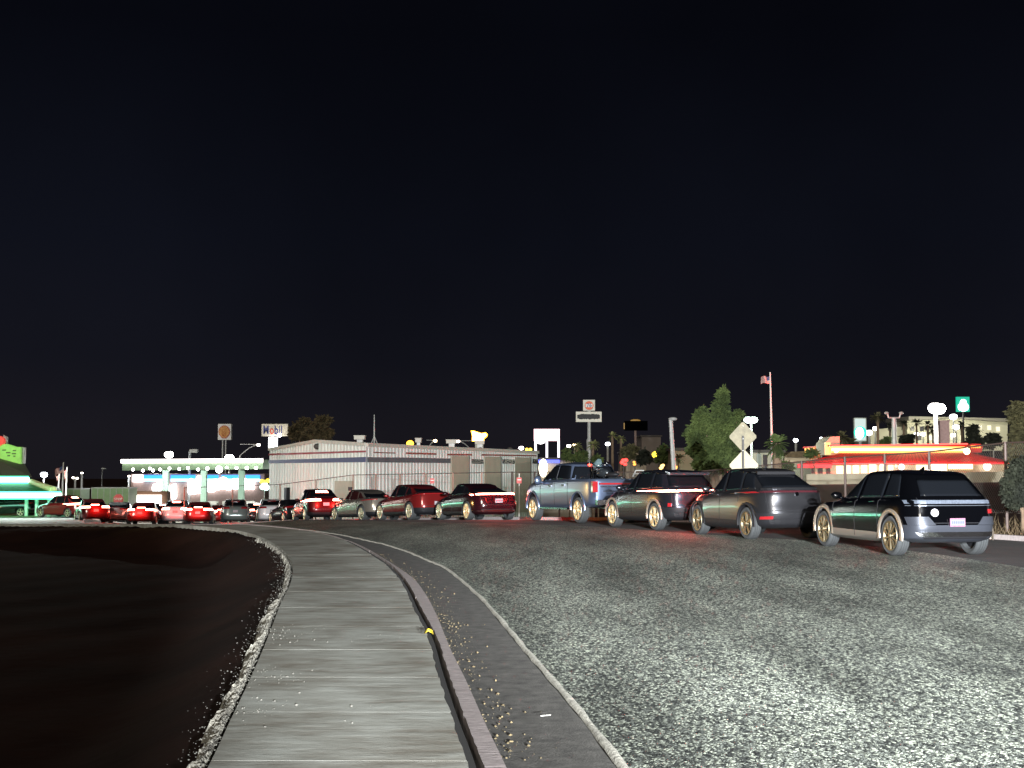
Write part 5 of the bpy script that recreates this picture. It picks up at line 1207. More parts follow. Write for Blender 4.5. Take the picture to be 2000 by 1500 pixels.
mb = MB(); mb.box((p.x, 118, q.z), (q.x, 118.4, p.z)); f = mb.build('lit_face', glow('board_white', (1, .96, .88), 5), t); mb = MB(); mb.box((p.x - .5, 118.42, q.z - 1.2), (q.x + .5, 119.5, p.z + .35)); mb.build('surround', mat('brown_wall', (.14, .07, .04), .8), t)
# yellow flowers / balloons sign at right end of canopy
t = thing('lit_sign', 'yellow and mint glowing sign at the left edge of the warehouse', 'lit sign', tuple(gz(518, 125))); 
for dx, dy, rr, m in ((-6, 0, .2, 0), (0, 2, .22, 0), (6, -1, .2, 0), (0, 9, .34, 1), (3, 12, .3, 1), (-4, 11, .28, 1)):
    mb = MB(); mb.ball(V(517 + dx, 940 + dy, 125), rr, (1, .5, 1)); mb.build('bulb', (glow('yellow_neon', (1, .7, .04), 4), glow('mint', (.6, 1, .8), 5))[m], t, smooth=True)
mb = MB(); mb.cyl(gz(517, 125.3), V(517, 938, 125.3), .05, .05, 6); mb.build('pole', M_POLE, t)

# --- green lit restaurant on the left (its front runs on beyond the frame)
GRN = glow('green_neon', (.06, 1, .42), 5.5); GRC = glow('green_core', (.45, 1, .80), 7)
t = thing('restaurant', 'low restaurant outlined with green neon strips at the left edge', 'restaurant', tuple(gz(40, 112)))
zA, zB = yz(937, 104), yz(967, 100); X1 = V(60, 937, 104).x; X2 = V(122, 967, 100).x; g0 = zt(-42, 108)
mb = MB(); xw = X2 - 2.2; mb.add([(-80, 106, g0 - .5), (xw, 106, g0 - .5), (xw * 1.17, 122, g0 - .5), (-80, 122, g0 - .5), (-80, 106, zB), (xw, 106, zB), (xw * 1.17, 122, zB), (-80, 122, zB)], [(0, 3, 2, 1), (4, 5, 6, 7), (0, 1, 5, 4), (1, 2, 6, 5), (2, 3, 7, 6), (3, 0, 4, 7)]); mb.build('wall', mat('stucco', (.42, .24, .16), .8, var=.15), t)
gm = mat('green_roof', (.03, .22, .07), .6, var=.15)
mb = MB(); mb.add([(-90, 100, zB + .25), (X2, 100, zB + .25), (X2 * 1.25, 124, zB + .25), (-90, 124, zB + .25), (-90, 104, zA - .2), (X1, 104, zA - .2), (X1 * 1.16, 120, zA - .2), (-90, 120, zA - .2)], [(0, 3, 2, 1), (4, 5, 6, 7), (0, 1, 5, 4), (1, 2, 6, 5), (2, 3, 7, 6), (3, 0, 4, 7)]); mb.build('roof', gm, t)
za = yz(898, 106); mb = MB(); mb.add([(-90, 103.5, zA + .22), (X1 + .3, 103.5, zA + .22), (X1 * 1.16, 120, zA + .22), (-90, 120, zA + .22), (-90, 110, za + .3), (V(0, 898, 106).x - 2, 110, za + .15), (V(0, 898, 106).x - 2, 116, za + .15), (-90, 116, za + .3)], [(0, 3, 2, 1), (4, 5, 6, 7), (0, 1, 5, 4), (1, 2, 6, 5), (2, 3, 7, 6), (3, 0, 4, 7)]); mb.build('upper_roof', mat('olive_roof', (.16, .17, .12), .7, var=.15), t)
for xa, z_, y_, hh in ((X1, zA, 103.6, .17), (X2, zB, 99.7, .17)):
    mb = MB(); mb.box((-63, y_ - .12, z_ - hh), (xa, y_ + .1, z_ + hh)); mb.build('neon_strip', GRC, t); 
    mb = MB(); mb.box((-63, y_ - .10, z_ + hh + .003), (xa - .05, y_ + .12, z_ + hh + .12)); mb.box((-63, y_ - .10, z_ - hh - .12), (xa - .05, y_ + .12, z_ - hh - .003)); mb.build('neon_rim', GRN, t)
mb = MB(); p, q = V(60, 942, 104), V(104, 957, 100.3); mb.tube([p, q], .28, 8); mb.build('hip_ridge', mat('tan_ridge', (.62, .52, .28), .6), t)
for a, b in ((0, 7), (10, 22), (26, 40)): mb = MB(); p, q = V(a, 974, 105.9), V(b, 985, 105.9); mb.box((p.x, 105.8, q.z), (q.x, 105.99, p.z)); mb.build('window', glow('warm_window', (1, .82, .66), 4), t)
for px in (52, 72, 96): mb = MB(); p = V(px, 975, 101); mb.cyl((p.x, 101, g0 - .3), (p.x, 101, zB - .2), .14, .14, 8); mb.build('column', mat('column_green', (.42, .6, .48)), t)
for x_ in (-60, -48, -40): l = lamp('green_wash', 'POINT', (x_, 98.6, zB + .1), 260, (.15, 1, .5), shadow_soft_size=.3); l.parent = t; l.location = l.location - Vector(t.location)
for k_ in range(16):
    mb = MB(); mb.ball((-41 - k_ * 2.3, 98.5 + r2.uniform(-1, 1), g0 + 1.2 + 2.6 * r2.random()), .16 + .14 * r2.random(), (1, 1, 1), 10, 6); mb.build('lamp_bulb', lampglow((WHT, WARM, GRNW, (.6, .7, 1))[k_ % 4], 12), t, smooth=True)  # unseen bulbs added so the car sides catch small sparkles
l = lamp('entrance_light', 'POINT', (-33, 88, 3.0), 5200, (.9, 1, .9), shadow_soft_size=.3); l.parent = t; l.location = l.location - Vector(t.location)  # unseen point added to brighten the driveway, not a lamp at the door
t = thing('restaurant_sign', 'lime green sign board with a red round top at the left edge', 'sign', tuple(gz(20, 111))); LM = mat('lime', (.30, .55, .12), .5, var=.25, vscale=2, emit=(.28, .75, .12), es=.55)
mb = MB(); mb.cyl(gz(30, 111.6), V(30, 905, 111.6), .2, .2, 8); mb.build('pole', M_DPOLE, t)
f = poly_px([(-40, 876), (-5, 870), (12, 867), (22, 870), (30, 873), (40, 873), (40, 906), (16, 905), (2, 898), (-40, 896)], 111, LM, 'sign_board', t, .5)
poly_px([(41, 873), (47, 874), (46, 905), (41, 905.5)], 111.3, M_POLE, 'side_panel', t, .5)
mb = MB(); c = V(-3, 862, 111); mb.cyl(c, c + Vector((0, .4, 0)), .46, .46, 24); mb.build('round_top', mat('sign_red', (.7, .06, .05), .5, emit=(1, .08, .05), es=.6), t); poly_px([(6, 849), (13, 853), (13.5, 866), (7, 866)], 111.4, M_POLE, 'side_panel', t, .3)
for k, (px, py, w) in enumerate(((8, 879, 9), (16, 884, 11), (17, 890, 7), (28, 880, 8), (27, 886, 10), (28, 891, 5))): p = V(px, py, 110.97); mb = MB(); mb.box((p.x - w * .017, p.y, p.z - .05), (p.x + w * .017, p.y + .02, p.z + .05)); mb.build('text_line', mat('olive_ink', (.12, .25, .06), .6), f)
# trailers, the neon's green light put into their colour
for px0, px1, py0, py1, Y, lb in ((131, 157, 956, 981, 118, 'small green lit box trailer under the flags'), (179, 251, 954, 992, 114, 'long green lit box trailer behind the stop sign')):
    p, q = V(px0, py0, Y), V(px1, py1, Y); t = thing('box_trailer', lb, 'trailer', (p.x, Y, zt(p.x, Y))); m = mat('trailer_green', (.24, .36, .18), .6, var=.12)
    mb = MB(); mb.box((p.x, Y, q.z), (q.x, Y + 2.5, p.z)); mb.build('box', m, t); mb = MB(); mb.box((p.x - .05, Y - .05, p.z + .002), (q.x + .05, Y + 2.55, p.z + .09))
    mb.build('roof_rail', M_POLE, t); mb = MB(); n = int((q.x - p.x) / .5)
    for k in range(n + 1): x = p.x + k * (q.x - p.x) / n; mb.box((x - .02, Y - .03, q.z), (x + .02, Y - .003, p.z - .002))
    mb.build('side_rib', M_POLE, t)
    for x in (lerp(p.x, q.x, .2), lerp(p.x, q.x, .8)):
        mb = MB(); z_ = zt(x, Y); mb.cyl((x, Y, z_ + .45), (x, Y + 2.4, z_ + .45), .45, .45, 16); mb.build('wheel', M_BLACK, t)

# --- red roofed restaurant on the right
YR = 98
t = thing('restaurant', 'red roofed restaurant with a glowing yellow fascia behind the fence at the right', 'restaurant', tuple(gz(1750, YR)))
YEL = mat('yellow_fascia', (.3, .12, .02), .5, emit=(1, .50, .12), es=1.9); YCO = glow('fascia_tube', (1, .72, .30), 3.4); RR = mat('red_tile_roof', (.62, .02, .035), .5, var=.15, vscale=3)
gR = zt(28, YR)
p, q = V(1624, 872, YR), V(1884, 868, YR); zt0, zb0 = V(0, 872, YR).z, V(0, 884, YR).z
mb = MB(); mb.box((p.x, YR, zb0), (q.x, YR + 9, zt0)); mb.build('fascia', YEL, t)
mb = MB(); mb.box((p.x, YR - .12, zb0 + .13), (q.x, YR - .003, zt0 - .12)); mb.build('light_tube', YCO, t)
mb = MB(); mb.box((p.x - .1, YR - .2, zt0 + .003), (q.x + .1, YR + 9.2, zt0 + .12)); mb.build('roof_cap', mat('cap_red', (.35, .02, .02), .5), t)
def slope(pts, m, name): mb = MB(); mb.add(pts, [tuple(range(len(pts)))]); mb.add([Vector(v) - Vector((0, -.12, .12)) for v in pts], [tuple(range(len(pts)))[::-1]]); n = len(pts); k = len(mb.v) - 2 * n; mb.f += [(k + i, k + (i + 1) % n, k + n + (i + 1) % n, k + n + i) for i in range(n)]; mb.m += [0] * n; return mb.build(name, m, t)
slope([V(1640, 885, YR - .1), V(1894, 884, YR - .1), V(1905, 903, YR - 4), V(1624, 904, YR - 4)], RR, 'roof')
slope([V(1634, 889, YR), V(1640, 885, YR - .1), V(1624, 904, YR - 4), V(1557, 906.5, YR - 4)], mat('red_wing_roof', (.55, .05, .07), .5, var=.2), 'roof')
slope([V(1896, 884, YR), V(1972, 901, YR - 3), V(1970, 903, YR - 4), V(1905, 903, YR - 4)], mat('red_wing_roof', (.45, .04, .05)), 'roof')
mb = MB(); p, q = V(1557, 907, YR - 4.1), V(1624, 914, YR - 4.1); mb.box((p.x, YR - 4.2, q.z), (q.x, YR - 4.0, p.z)); p, q = V(1624, 904.5, YR - 4.1), V(1972, 906.5, YR - 4.1); mb.box((p.x + .003, YR - 4.2, q.z), (q.x, YR - 4.0, p.z)); mb.build('eave_board', mat('eave_red', (.55, .07, .09), .6), t)
mb = MB()
for k in range(46): px = 1575 + k * 8.3; a, b = V(1634 + (px - 1560) * .66, 886, YR - .35), V(px, 903, YR - 4.05); mb.cyl(a + Vector((0, 0, .03)), b + Vector((0, 0, .03)), .035, .035, 4)
mb.build('roof_rib', mat('rib_red', (.25, .01, .015), .5), t)
p, q = V(1575, 906, YR), V(1965, 930, YR); mb = MB(); mb.box((p.x, YR - 1.5, gR - .5), (q.x, YR + 8, p.z)); mb.build('wall', mat('beige_stucco', (.50, .42, .30), .8, var=.1), t)
r3 = random.Random(5)
for a, b, c, d, k in ((1585, 1592, 912, 925, 1), (1598, 1607, 912, 925, 2), (1614, 1622, 914, 926, 1), (1634, 1647, 910, 928, 0), (1650, 1662, 909, 930, 3), (1666, 1678, 909, 930, 0), (1682, 1694, 908, 928, 3), (1698, 1712, 907, 926, 0), (1718, 1730, 908, 924, 0), (1735, 1745, 908, 922, 3), (1790, 1812, 908, 922, 0), (1815, 1850, 906, 920, 0), (1853, 1900, 905, 916, 4)):
    m = [glow('win_warm', (1, .78, .48), 3.2), mat('win_dark', (.04, .04, .05), .2), mat('win_dark', (.04, .04, .05)), glow('win_cream', (1, .86, .66), 2.0), glow('win_lamp', (1, .80, .45), 4)][k]
    mb = MB(); p, q = V(a, c, YR - 1.6), V(b, d, YR - 1.6); mb.box((p.x, YR - 1.6, q.z), (q.x, YR - 1.503, p.z)); mb.build('window', m, t)
for px, py, s_, c in ((1761, 912, 11, WHT), (1928, 911, 15, (1, .9, .7)), (1706, 915, 8, WARM), (1826, 917, 9, WARM), (1722, 908, 6, (1, .7, .4)), (1888, 881, 13, (1, .85, .5)), (1633, 880, 8, (1, .9, .6)), (1975, 909, 9, WARM), (1982, 905, 6, (1, .75, .1)), (1750, 910, 5, (1, .3, .2))):
    mb = MB(); mb.ball(V(px, py, YR - 2.2), s_ / 2 / 2550 * YR, (1, .5, 1), 12, 8); mb.build('wall_lamp', lampglow(c, 10), t, smooth=True)
mb = MB(); mb.prism([V(1611, 889, YR + 1), V(1611, 866, YR + 1), V(1622, 853, YR + 1), V(1640, 852, YR + 1), V(1640, 889, YR + 1)], (0, 3, 0)); tw = mb.build('tower', mat('tower_beige', (.42, .30, .22), .8), t); mb = MB(); p, q = V(1611, 864, YR + .9), V(1622, 888, YR + .9); mb.box((p.x, YR + .8, q.z), (q.x, YR + .99, p.z)); mb.build('lit_face', mat('tower_glow', (.5, .3, .1), .5, emit=(1, .45, .15), es=1.5), tw)  # tower face made to glow in place of orange light falling on it
mb = MB(); mb.prism([V(1893, 869, YR + 2), V(1897, 866.5, YR + 2), V(1915, 867, YR + 2), V(1920, 871, YR + 2), V(1917, 884, YR + 2), V(1897, 884, YR + 2)], (0, 3, 0)); cp = mb.build('cupola', mat('cap_red', (.35, .02, .02)), t); mb = MB(); p, q = V(1897, 870, YR + 1.9), V(1915, 875, YR + 1.9); mb.box((p.x, YR + 1.8, q.z), (q.x, YR + 1.99, p.z)); mb.build('lit_face', glow('cupola_glow', (1, .35, .05), 2.5), cp)
lamp_w = lamp('restaurant_light', 'POINT', V(1760, 905, 90), 1600, (1, .8, .5), shadow_soft_size=.4); lamp_w.parent = t; lamp_w.location = Vector(lamp_w.location) - Vector(t.location)
for px in (1672, 1720, 1780, 1840, 1900):
    q = V(px, 890, YR - 7); l = lamp('roof_wash', 'POINT', q, 1300, (1, .012, .02), shadow_soft_size=.3); l.parent = t; l.location = q - Vector(t.location)  # unseen red points added in front to redden the roof
mb = MB(); a_, b_ = V(1624, 871, YR - .3), V(1890, 867, YR - .3); mb.cyl(a_, b_, .05, .05, 6); mb.build('neon_tube', glow('red_neon', (1, .05, .04), 6), t)
# low pale wall
t = thing('low_wall', 'long pale low wall behind the chain link fence', 'wall', tuple(gz(1750, 80))); mb = MB(); p, q = V(1575, 925, 78), V(1962, 944, 84)
mb.add([(p.x, 78, zt(p.x, 78) - .3), (q.x, 84, zt(q.x, 84) - .3), (q.x, 84, V(0, 921, 84).z), (p.x, 78, V(0, 926, 78).z), (p.x, 78.3, zt(p.x, 78) - .3), (q.x, 84.3, zt(q.x, 84) - .3), (q.x, 84.3, V(0, 921, 84).z), (p.x, 78.3, V(0, 926, 78).z)], [(0, 1, 2, 3), (7, 6, 5, 4), (0, 4, 5, 1), (1, 5, 6, 2), (2, 6, 7, 3), (3, 7, 4, 0)]); mb.build('masonry', mat('pale_wall', (.60, .53, .38), .8, var=.2, vscale=1.2), t)
# signs behind
t, f, a, b = sign_box('lit_sign', 'tall white and teal glowing sign above the red roof', 1668, 816, 1693, 862, 170, glow('pale_face', (.75, .9, .85), .9), poles=((1680, 862),), depth=.5, frame=mat('sign_frame', (.6, .65, .6), .5))
mb = MB(); c = V(1680, 845, 169.9); mb.cyl(c, c + Vector((0, -.05, 0)), .82, .82, 24); mb.build('teal_disc', glow('teal_lit', (.02, .75, .50), 1.6), f); mb = MB(); c = V(1679, 846, 169.8); mb.ball(c, .55, (1, .15, 1.4)); mb.build('bright_core', glow('teal_core', (.6, 1, .95), 8), f, smooth=True)
t, f, a, b = sign_box('lit_sign', 'square teal glowing sign high above the hillside hotel', 1869, 775, 1894, 804, 170, glow('teal_face', (.0, .55, .34), 1.0), poles=((1881, 804),), depth=.5, frame=glow('teal_face', (.0, .55, .34), 1.0), pm=M_DPOLE, pr=.12)
for dx, dy, rr in ((0, -6, .42), (0, 4, .62), (-3, 5, .5), (3, 5, .5)): mb = MB(); mb.ball(V(1881.5 + dx, 791 + dy * .8, 169.85), rr, (1, .12, 1)); mb.build('bright_core', glow('teal_core', (.6, 1, .95), 8), f, smooth=True)
# hillside hotel
t = thing('hotel', 'pale hillside hotel with a long flat roof behind palms', 'hotel', tuple(gz(1850, 260))); YH = 260
hm = mat('hotel_wall', (.50, .49, .38), .8, var=.12, vscale=.2)
poly_px([(1772, 822), (1860, 818), (1968, 825), (1968, 880), (1772, 880)], YH, hm, 'wall', t, 14); poly_px([(1775, 813), (1968, 817), (1968, 824), (1860, 817), (1775, 821)], YH - 1.5, mat('hotel_roof', (.24, .23, .20), .8), 'roof', t, 16)
poly_px([(1700, 840), (1772, 832), (1772, 880), (1700, 880)], YH + 3, hm, 'wing', t, 12)
for k in range(22):
    px, py = 1778 + (k % 11) * 16.5 + r3.uniform(-3, 3), 832 + 17 * (k // 11) + r3.uniform(-2, 2); lt = r3.random() < .55
    mb = MB(); p, q = V(px, py, YH - .1), V(px + 7, py + 9, YH - .1); mb.box((p.x, YH - .2, q.z), (q.x, YH - .003, p.z)); mb.build('window', glow('hotel_lit', (1, .92, .66), 1.3) if lt else mat('win_dark', (.04, .04, .05)), t)
for px, py in ((1790, 842), (1850, 842), (1915, 842)):
    q = V(px, py, YH - 12); l = lamp('facade_light', 'POINT', q, 3400, (1, .96, .72), shadow_soft_size=.5); l.parent = t; l.location = q - Vector(t.location)  # unseen points added to brighten the hotel front
t = thing('brick_pylon', 'dim reddish square pylon in front of the hotel', 'pylon', tuple(gz(1845, 140))); p, q = V(1836, 823, 140), V(1855, 865, 140); mb = MB(); mb.box((p.x, 140, zt(p.x, 140)), (q.x, 141, p.z)); mb.box((p.x - .08, 139.9, p.z + .002), (q.x + .08, 141.1, p.z + .12)); mb.build('shaft', mat('pylon_brick', (.30, .20, .19), .8, var=.2), t)
# dim low buildings in the middle distance
def block(px0, py0, px1, py1, Y, col, label, name='building', roof=True, dep=10):
    p, q = V(px0, py0, Y), V(px1, py1, Y); t = thing(name, label, 'building', tuple(gz((px0 + px1) / 2, Y))); mb = MB(); mb.box((p.x, Y, min(q.z, zt(p.x, Y)) - .3), (q.x, Y + dep, p.z)); mb.build('wall', mat('wall_' + name + str(px0), col, .85, var=.12, vscale=.6), t)
    if roof: mb = MB(); mb.box((p.x - .2, Y - .2, p.z + .002), (q.x + .2, Y + dep + .2, p.z + .25)); mb.build('roof_edge', mat('roof_edge_dark', (.07, .06, .055), .8), t)
    return t, p, q
block(1253, 853, 1291, 905, 210, (.17, .14, .12), 'dim tan tower block behind the bushes')
t, p, q = block(1316, 880, 1356, 935, 120, (.30, .22, .15), 'brown clapboard building between the leaning post and the big tree')
t, p, q = block(1470, 884, 1530, 940, 120, (.40, .36, .28), 'beige building with a roller door between the diamond signs and the thick palm')
mb = MB(); a_, b_ = V(1478, 886, 119.9), V(1487, 935, 119.9); mb.box((a_.x, 119.85, b_.z), (b_.x, 119.99, a_.z)); mb.build('roller_door', mat('grey_door', (.35, .36, .34), .6), t); mb = MB(); a_, b_ = V(1490, 888, 119.9), V(1499, 935, 119.9); mb.box((a_.x, 119.85, b_.z), (b_.x, 119.99, a_.z)); mb.build('window', mat('win_dark', (.04, .04, .05)), t)
t, p, q = block(1532, 893, 1600, 935, 140, (.48, .40, .28), 'low cream building with a dark thatched roof right of the thick palm', roof=False); poly_px([(1530, 893), (1545, 882), (1600, 880), (1604, 893)], 139.8, mat('thatch', (.16, .12, .07), .9, var=.4, vscale=3), 'roof', t, 8)
block(1222, 884, 1262, 925, 150, (.30, .24, .18), 'dim brown shop front below the blank black sign')
t, p, q = block(1056, 898, 1120, 940, 150, (.40, .34, .26), 'cream service bay with a blue light strip right of the warehouse'); mb = MB(); a_, b_ = V(1049, 898, 149.7), V(1093, 904, 149.7); mb.box((a_.x, 149.6, b_.z), (b_.x, 149.9, a_.z)); mb.build('blue_light', mat('violet_neon', (.02, .03, .1), .5, emit=(.10, .12, 1), es=2.2), t); mb = MB(); mb.ball(V(1061, 914, 149), .55, (.9, .3, 1.9)); mb.build('entrance_light', glow('entry', (1, .92, .72), 7), t, smooth=True)
for px, py, s_, c, lb in ((1218, 903, 15, (1, .05, .04), 'round red neon sign behind the pickup bed'), (1292, 912, 12, (1, .62, .2), 'warm lit shop sign behind the slate crossover'), (1240, 905, 9, (1, .35, .05), 'orange neon sign right of the pickup bed'), (1322, 914, 9, (1, .5, .1), 'small orange sign at the foot of the leaning post')):
    t = thing('lit_sign', lb, 'lit sign', tuple(gz(px, 120))); mb = MB()
    for q_ in range(5): mb.ball(V(px + rnd.uniform(-.3, .3) * s_, py + rnd.uniform(-.32, .32) * s_, 120), s_ / 2 / 2550 * 120 * rnd.uniform(.35, .6), (1.1, .3, .9), 10, 6)
    mb.build('glowing_face', glow('sg%d' % px, c, 3), t, smooth=True); mb = MB(); mb.cyl(gz(px, 120.2), V(px, py, 120.2), .06, .06, 6); mb.build('pole', M_DPOLE, t)

# --- fence
FP = [(-21.5, 86), (-15.4, 87), (-10.2, 84), (-5, 76), (0, 70), (3.5, 62), (7.4, 54), (9.4, 49), (11.2, 44), (12.6, 39.5), (13.4, 35.5), (14.2, 30), (15.5, 24)]
TOP = {0: .35, 1: .55, 2: 1.20, 3: 1.32, 4: 1.43, 5: 1.46, 6: 1.49, 7: 1.75, 8: 2.02, 9: 2.15, 10: 2.35, 11: 2.35, 12: 2.4}
t = thing('chain_link_fence', 'long chain link fence with dark posts and top rail behind the queue of cars', 'fence', base(7.4, 54))
M_FEN = mat('fence_post', (.10, .07, .06), .6, metal=.3)
pts_ = []
for i, ((x0, y0), (x1, y1)) in enumerate(zip(FP, FP[1:])):
    L = math.hypot(x1 - x0, y1 - y0); n = max(1, round(L / 3.0))
    for k in range(n): u = k / n; pts_.append((lerp(x0, x1, u), lerp(y0, y1, u), lerp(TOP[i], TOP[i + 1], u)))
pts_.append((*FP[-1], TOP[12]))
mb = MB(); mb.tube(pts_, .022, 6); mb.build('top_rail', M_FEN, t)
for k, (x, y, z) in enumerate(pts_):
    r_ = .075 if abs(x / y * 2550 + 1000 - 1847) < 18 else .045
    mb = MB(); mb.cyl((x, y, zt(x, y) - .3), (x, y, z + (.12 if r_ > .05 else .03)), r_, r_, 8); mb.build('post', M_FEN if k > 9 else mat('rusty_post', (.34, .20, .15), .6), t)
mb = MB(); S3 = .11
for (x0, y0, z0), (x1, y1, z1) in zip(pts_, pts_[1:]):
    if y0 > 70: continue
    L = math.hypot(x1 - x0, y1 - y0); H = 1.9; n = int((L + H) / S3)
    for k in range(n):
        for s_ in (0, 1):
            a = k * S3; u0, v0 = (a, 0) if a <= L else (L, a - L); u1, v1 = (a - H, H) if a >= H else (0, a)
            if s_: u0, u1 = L - u0, L - u1
            P = []
            for u, v in ((u0, v0), (u1, v1)): f_ = u / L; P.append(Vector((lerp(x0, x1, f_), lerp(y0, y1, f_), lerp(z0, z1, f_) - H + v)))
            w_ = Vector((0, 0, .0035)); q_ = Vector((.0035, -.0035, 0)); mb.add([P[0] - w_, P[0] + q_, P[0] + w_, P[1] - w_, P[1] + q_, P[1] + w_], [(0, 1, 4, 3), (1, 2, 5, 4), (2, 0, 3, 5)])
mb.build('wire_mesh', mat('wire', (.16, .14, .12), .5, metal=.5), t, fix=False)
# small red notices on the fence
for px, py, Y, lb in ((844, 939, 78, 'small red and white notice on the fence above the dark red sedan'), (1014, 938, 69, 'small red notice on the fence above the black sedan')):
    p = V(px, py, Y - 1.2); q = thing('notice', lb, 'notice', tuple(p)); mb = MB(); mb.box((p.x - .13, p.y, p.z - .16), (p.x + .13, p.y + .015, p.z + .14)); mb.build('board', mat('notice_red', (.55, .05, .04), .5), q); mb = MB(); mb.box((p.x - .09, p.y - .006, p.z + .0), (p.x + .09, p.y - .001, p.z + .05)); mb.box((p.x - .02, p.y + .017, p.z - 2.2), (p.x + .02, p.y + .04, p.z + .35)); mb.build('stripe', M_WHITE, q)
# roadside kerb behind the parked cars and dry weeds
mb = MB(); LP = resn([Vector((x, y, 0)) for x, y in lane], 160)
struct('far_kerb', solid(LP, [p + Vector((.18, .12, 0)) for p in LP], -.1, .12), M_CURB)

# ================================================================ PLANTS
def leaf_mat(name, c, c2): return mat(name, c, .75, var=.5, vscale=1.3, col2=c2, thr=(.35, .65))
GL = leaf_mat('leaf_green', (.024, .040, .011), (.105, .145, .038)); BR = leaf_mat('leaf_brown', (.035, .026, .012), (.11, .08, .035)); OL = leaf_mat('leaf_olive', (.035, .032, .013), (.10, .09, .035)); DK = leaf_mat('leaf_dark', (.008, .010, .006), (.022, .026, .013))
PB = leaf_mat('palm_leaf', (.10, .12, .04), (.34, .34, .13)); BARK = mat('bark', (.16, .11, .07), .9, var=.35, vscale=3, bump=.02, bscale=8)
def leaves(mb, c, rx, ry, rz, n, s, rg, shape=None):
    for _ in range(n):
        while 1:
            x, y, z = rg.uniform(-1, 1), rg.uniform(-1, 1), rg.uniform(-1, 1)
            d = x * x + y * y + z * z
            if d < 1 and d > rg.random() * .75: break
        p = Vector((c[0] + x * rx, c[1] + y * ry, c[2] + z * rz)); a = Vector((rg.gauss(0, 1), rg.gauss(0, 1), rg.gauss(0, .6) - .4)).normalized(); b = a.orthogonal().normalized() * .45; k = s * rg.uniform(.6, 1.4)
        mb.add([p, p + (a * .5 + b * .6) * k, p + a * k, p + (a * .5 - b * .6) * k], [(0, 1, 2, 3)])
def tree(px, Y, blobs, label, m, s, trunk=.25, name='tree', dens=1, cat='tree', grp=None, seed=1, tm=None):
    """blobs: (px, py, rpx, rpy) foliage masses in the photograph, built at distance Y with real depth"""
    rg = random.Random(seed); g_ = gz(px, Y); t = thing(name, label, cat, tuple(g_), grp); k = Y / 2550
    top = min(b[1] for b in blobs); tp = V(px, top, Y); mb = MB()
    mb.cyl(g_, lerp(g_, V(px, lerp(top, 913, .3), Y), .6), trunk, trunk * .6, 8)
    for bx, by, rx, ry in blobs:
        c = V(bx, by, Y); st = Vector((g_.x, g_.y, g_.z + (c.z - g_.z) * .35)); mb.cyl(st, c, trunk * .4, trunk * .1, 6)
    mb.build('trunk', tm or BARK, t)
    mb = MB()
    for bx, by, rx, ry in blobs:
        n_sub = max(3, int(rx * ry * .05 * dens ** .5)); c = V(bx, by, Y)
        for _ in range(n_sub):
            while 1:
                x, y, z = rg.uniform(-1, 1), rg.uniform(-1, 1), rg.uniform(-1, 1)
                if x * x + y * y + z * z < 1: break
            cc = (c.x + x * rx * k * .8, c.y + y * rx * k * .8, c.z + z * ry * k * .85); r_ = max(.22, min(rx, ry) * k * rg.uniform(.13, .34))
            leaves(mb, cc, r_, r_, r_ * .85, int(46 * dens), s, rg)
    mb.build('crown', m, t, fix=False); return t
tree(1395, 72, [(1410, 775, 8, 20), (1408, 800, 14, 24), (1412, 830, 22, 24), (1410, 868, 34, 28), (1373, 812, 11, 16), (1370, 838, 20, 22), (1352, 850, 12, 20), (1372, 875, 30, 26), (1420, 900, 30, 22), (1385, 905, 30, 18), (1440, 850, 10, 22), (1442, 815, 6, 10)], 'large bushy green tree with two pointed crowns behind the diamond signs', GL, .22, trunk=.3, dens=3, seed=2)
tree(606, 150, [(580, 838, 12, 16), (597, 832, 14, 16), (612, 840, 18, 18), (625, 826, 14, 12), (636, 820, 8, 9), (640, 845, 14, 14), (600, 852, 24, 12), (572, 845, 8, 14)], 'dark brown tree rising behind the warehouse gable', BR, .5, dens=2, seed=3)
tree(1992, 60, [(1990, 810, 16, 26), (1998, 850, 22, 30), (1985, 880, 20, 26), (2010, 900, 24, 40)], 'brownish tree cut by the right edge of the picture', OL, .22, dens=2, seed=4)
tree(1994, 34, [(1990, 945, 22, 30), (2005, 925, 24, 28), (1988, 968, 20, 18)], 'dark round bush low at the right edge', DK, .12, trunk=.06, dens=3, name='bush', cat='bush', seed=5)
for px, py, rx, ry, Y, m, lb in ((1232, 882, 16, 13, 130, OL, 'olive bush left of the brown pole'), (1262, 892, 18, 12, 128, DK, 'dark bush right of the brown pole'), (1300, 885, 16, 18, 125, GL, 'bush behind the yellow squiggly sign'), (1112, 886, 12, 12, 140, GL, 'green bush left of the tall fuel sign pole'), (1135, 890, 14, 10, 138, GL, 'bushy shrub at the foot of the tall fuel sign pole'), (1168, 893, 10, 6, 136, GL, 'low shrub right of the tall fuel sign pole'),
        (1590, 884, 10, 6, 90, GL, 'bright green shrub at the left wing of the red roof'), (1420, 906, 14, 14, 60, GL, 'green shrub below the big tree'), (1540, 910, 10, 6, 80, GL, 'low shrub right of the thick palm'), (1905, 862, 16, 12, 150, DK, 'dark tree over the cupola of the red roof'), (1938, 858, 16, 18, 150, DK, 'dark tree right of the cupola'), (1775, 858, 16, 12, 160, DK, 'dark shrub mass left of the largest floodlight mast'), (1900, 840, 9, 12, 150, DK, 'small dark tree before the hotel wall'), (1730, 862, 12, 8, 150, GL, 'shrub over the middle of the red roof'), (1655, 858, 10, 8, 150, OL, 'olive shrub behind the restaurant tower')):
    tree(px, Y, [(px, py, rx, ry), (px - rx * .4, py + ry * .4, rx * .7, ry * .6)], lb, m, .25 + (Y - 60) * .002, trunk=.09, dens=1.6, name='shrub', cat='shrub', seed=px, grp=None)
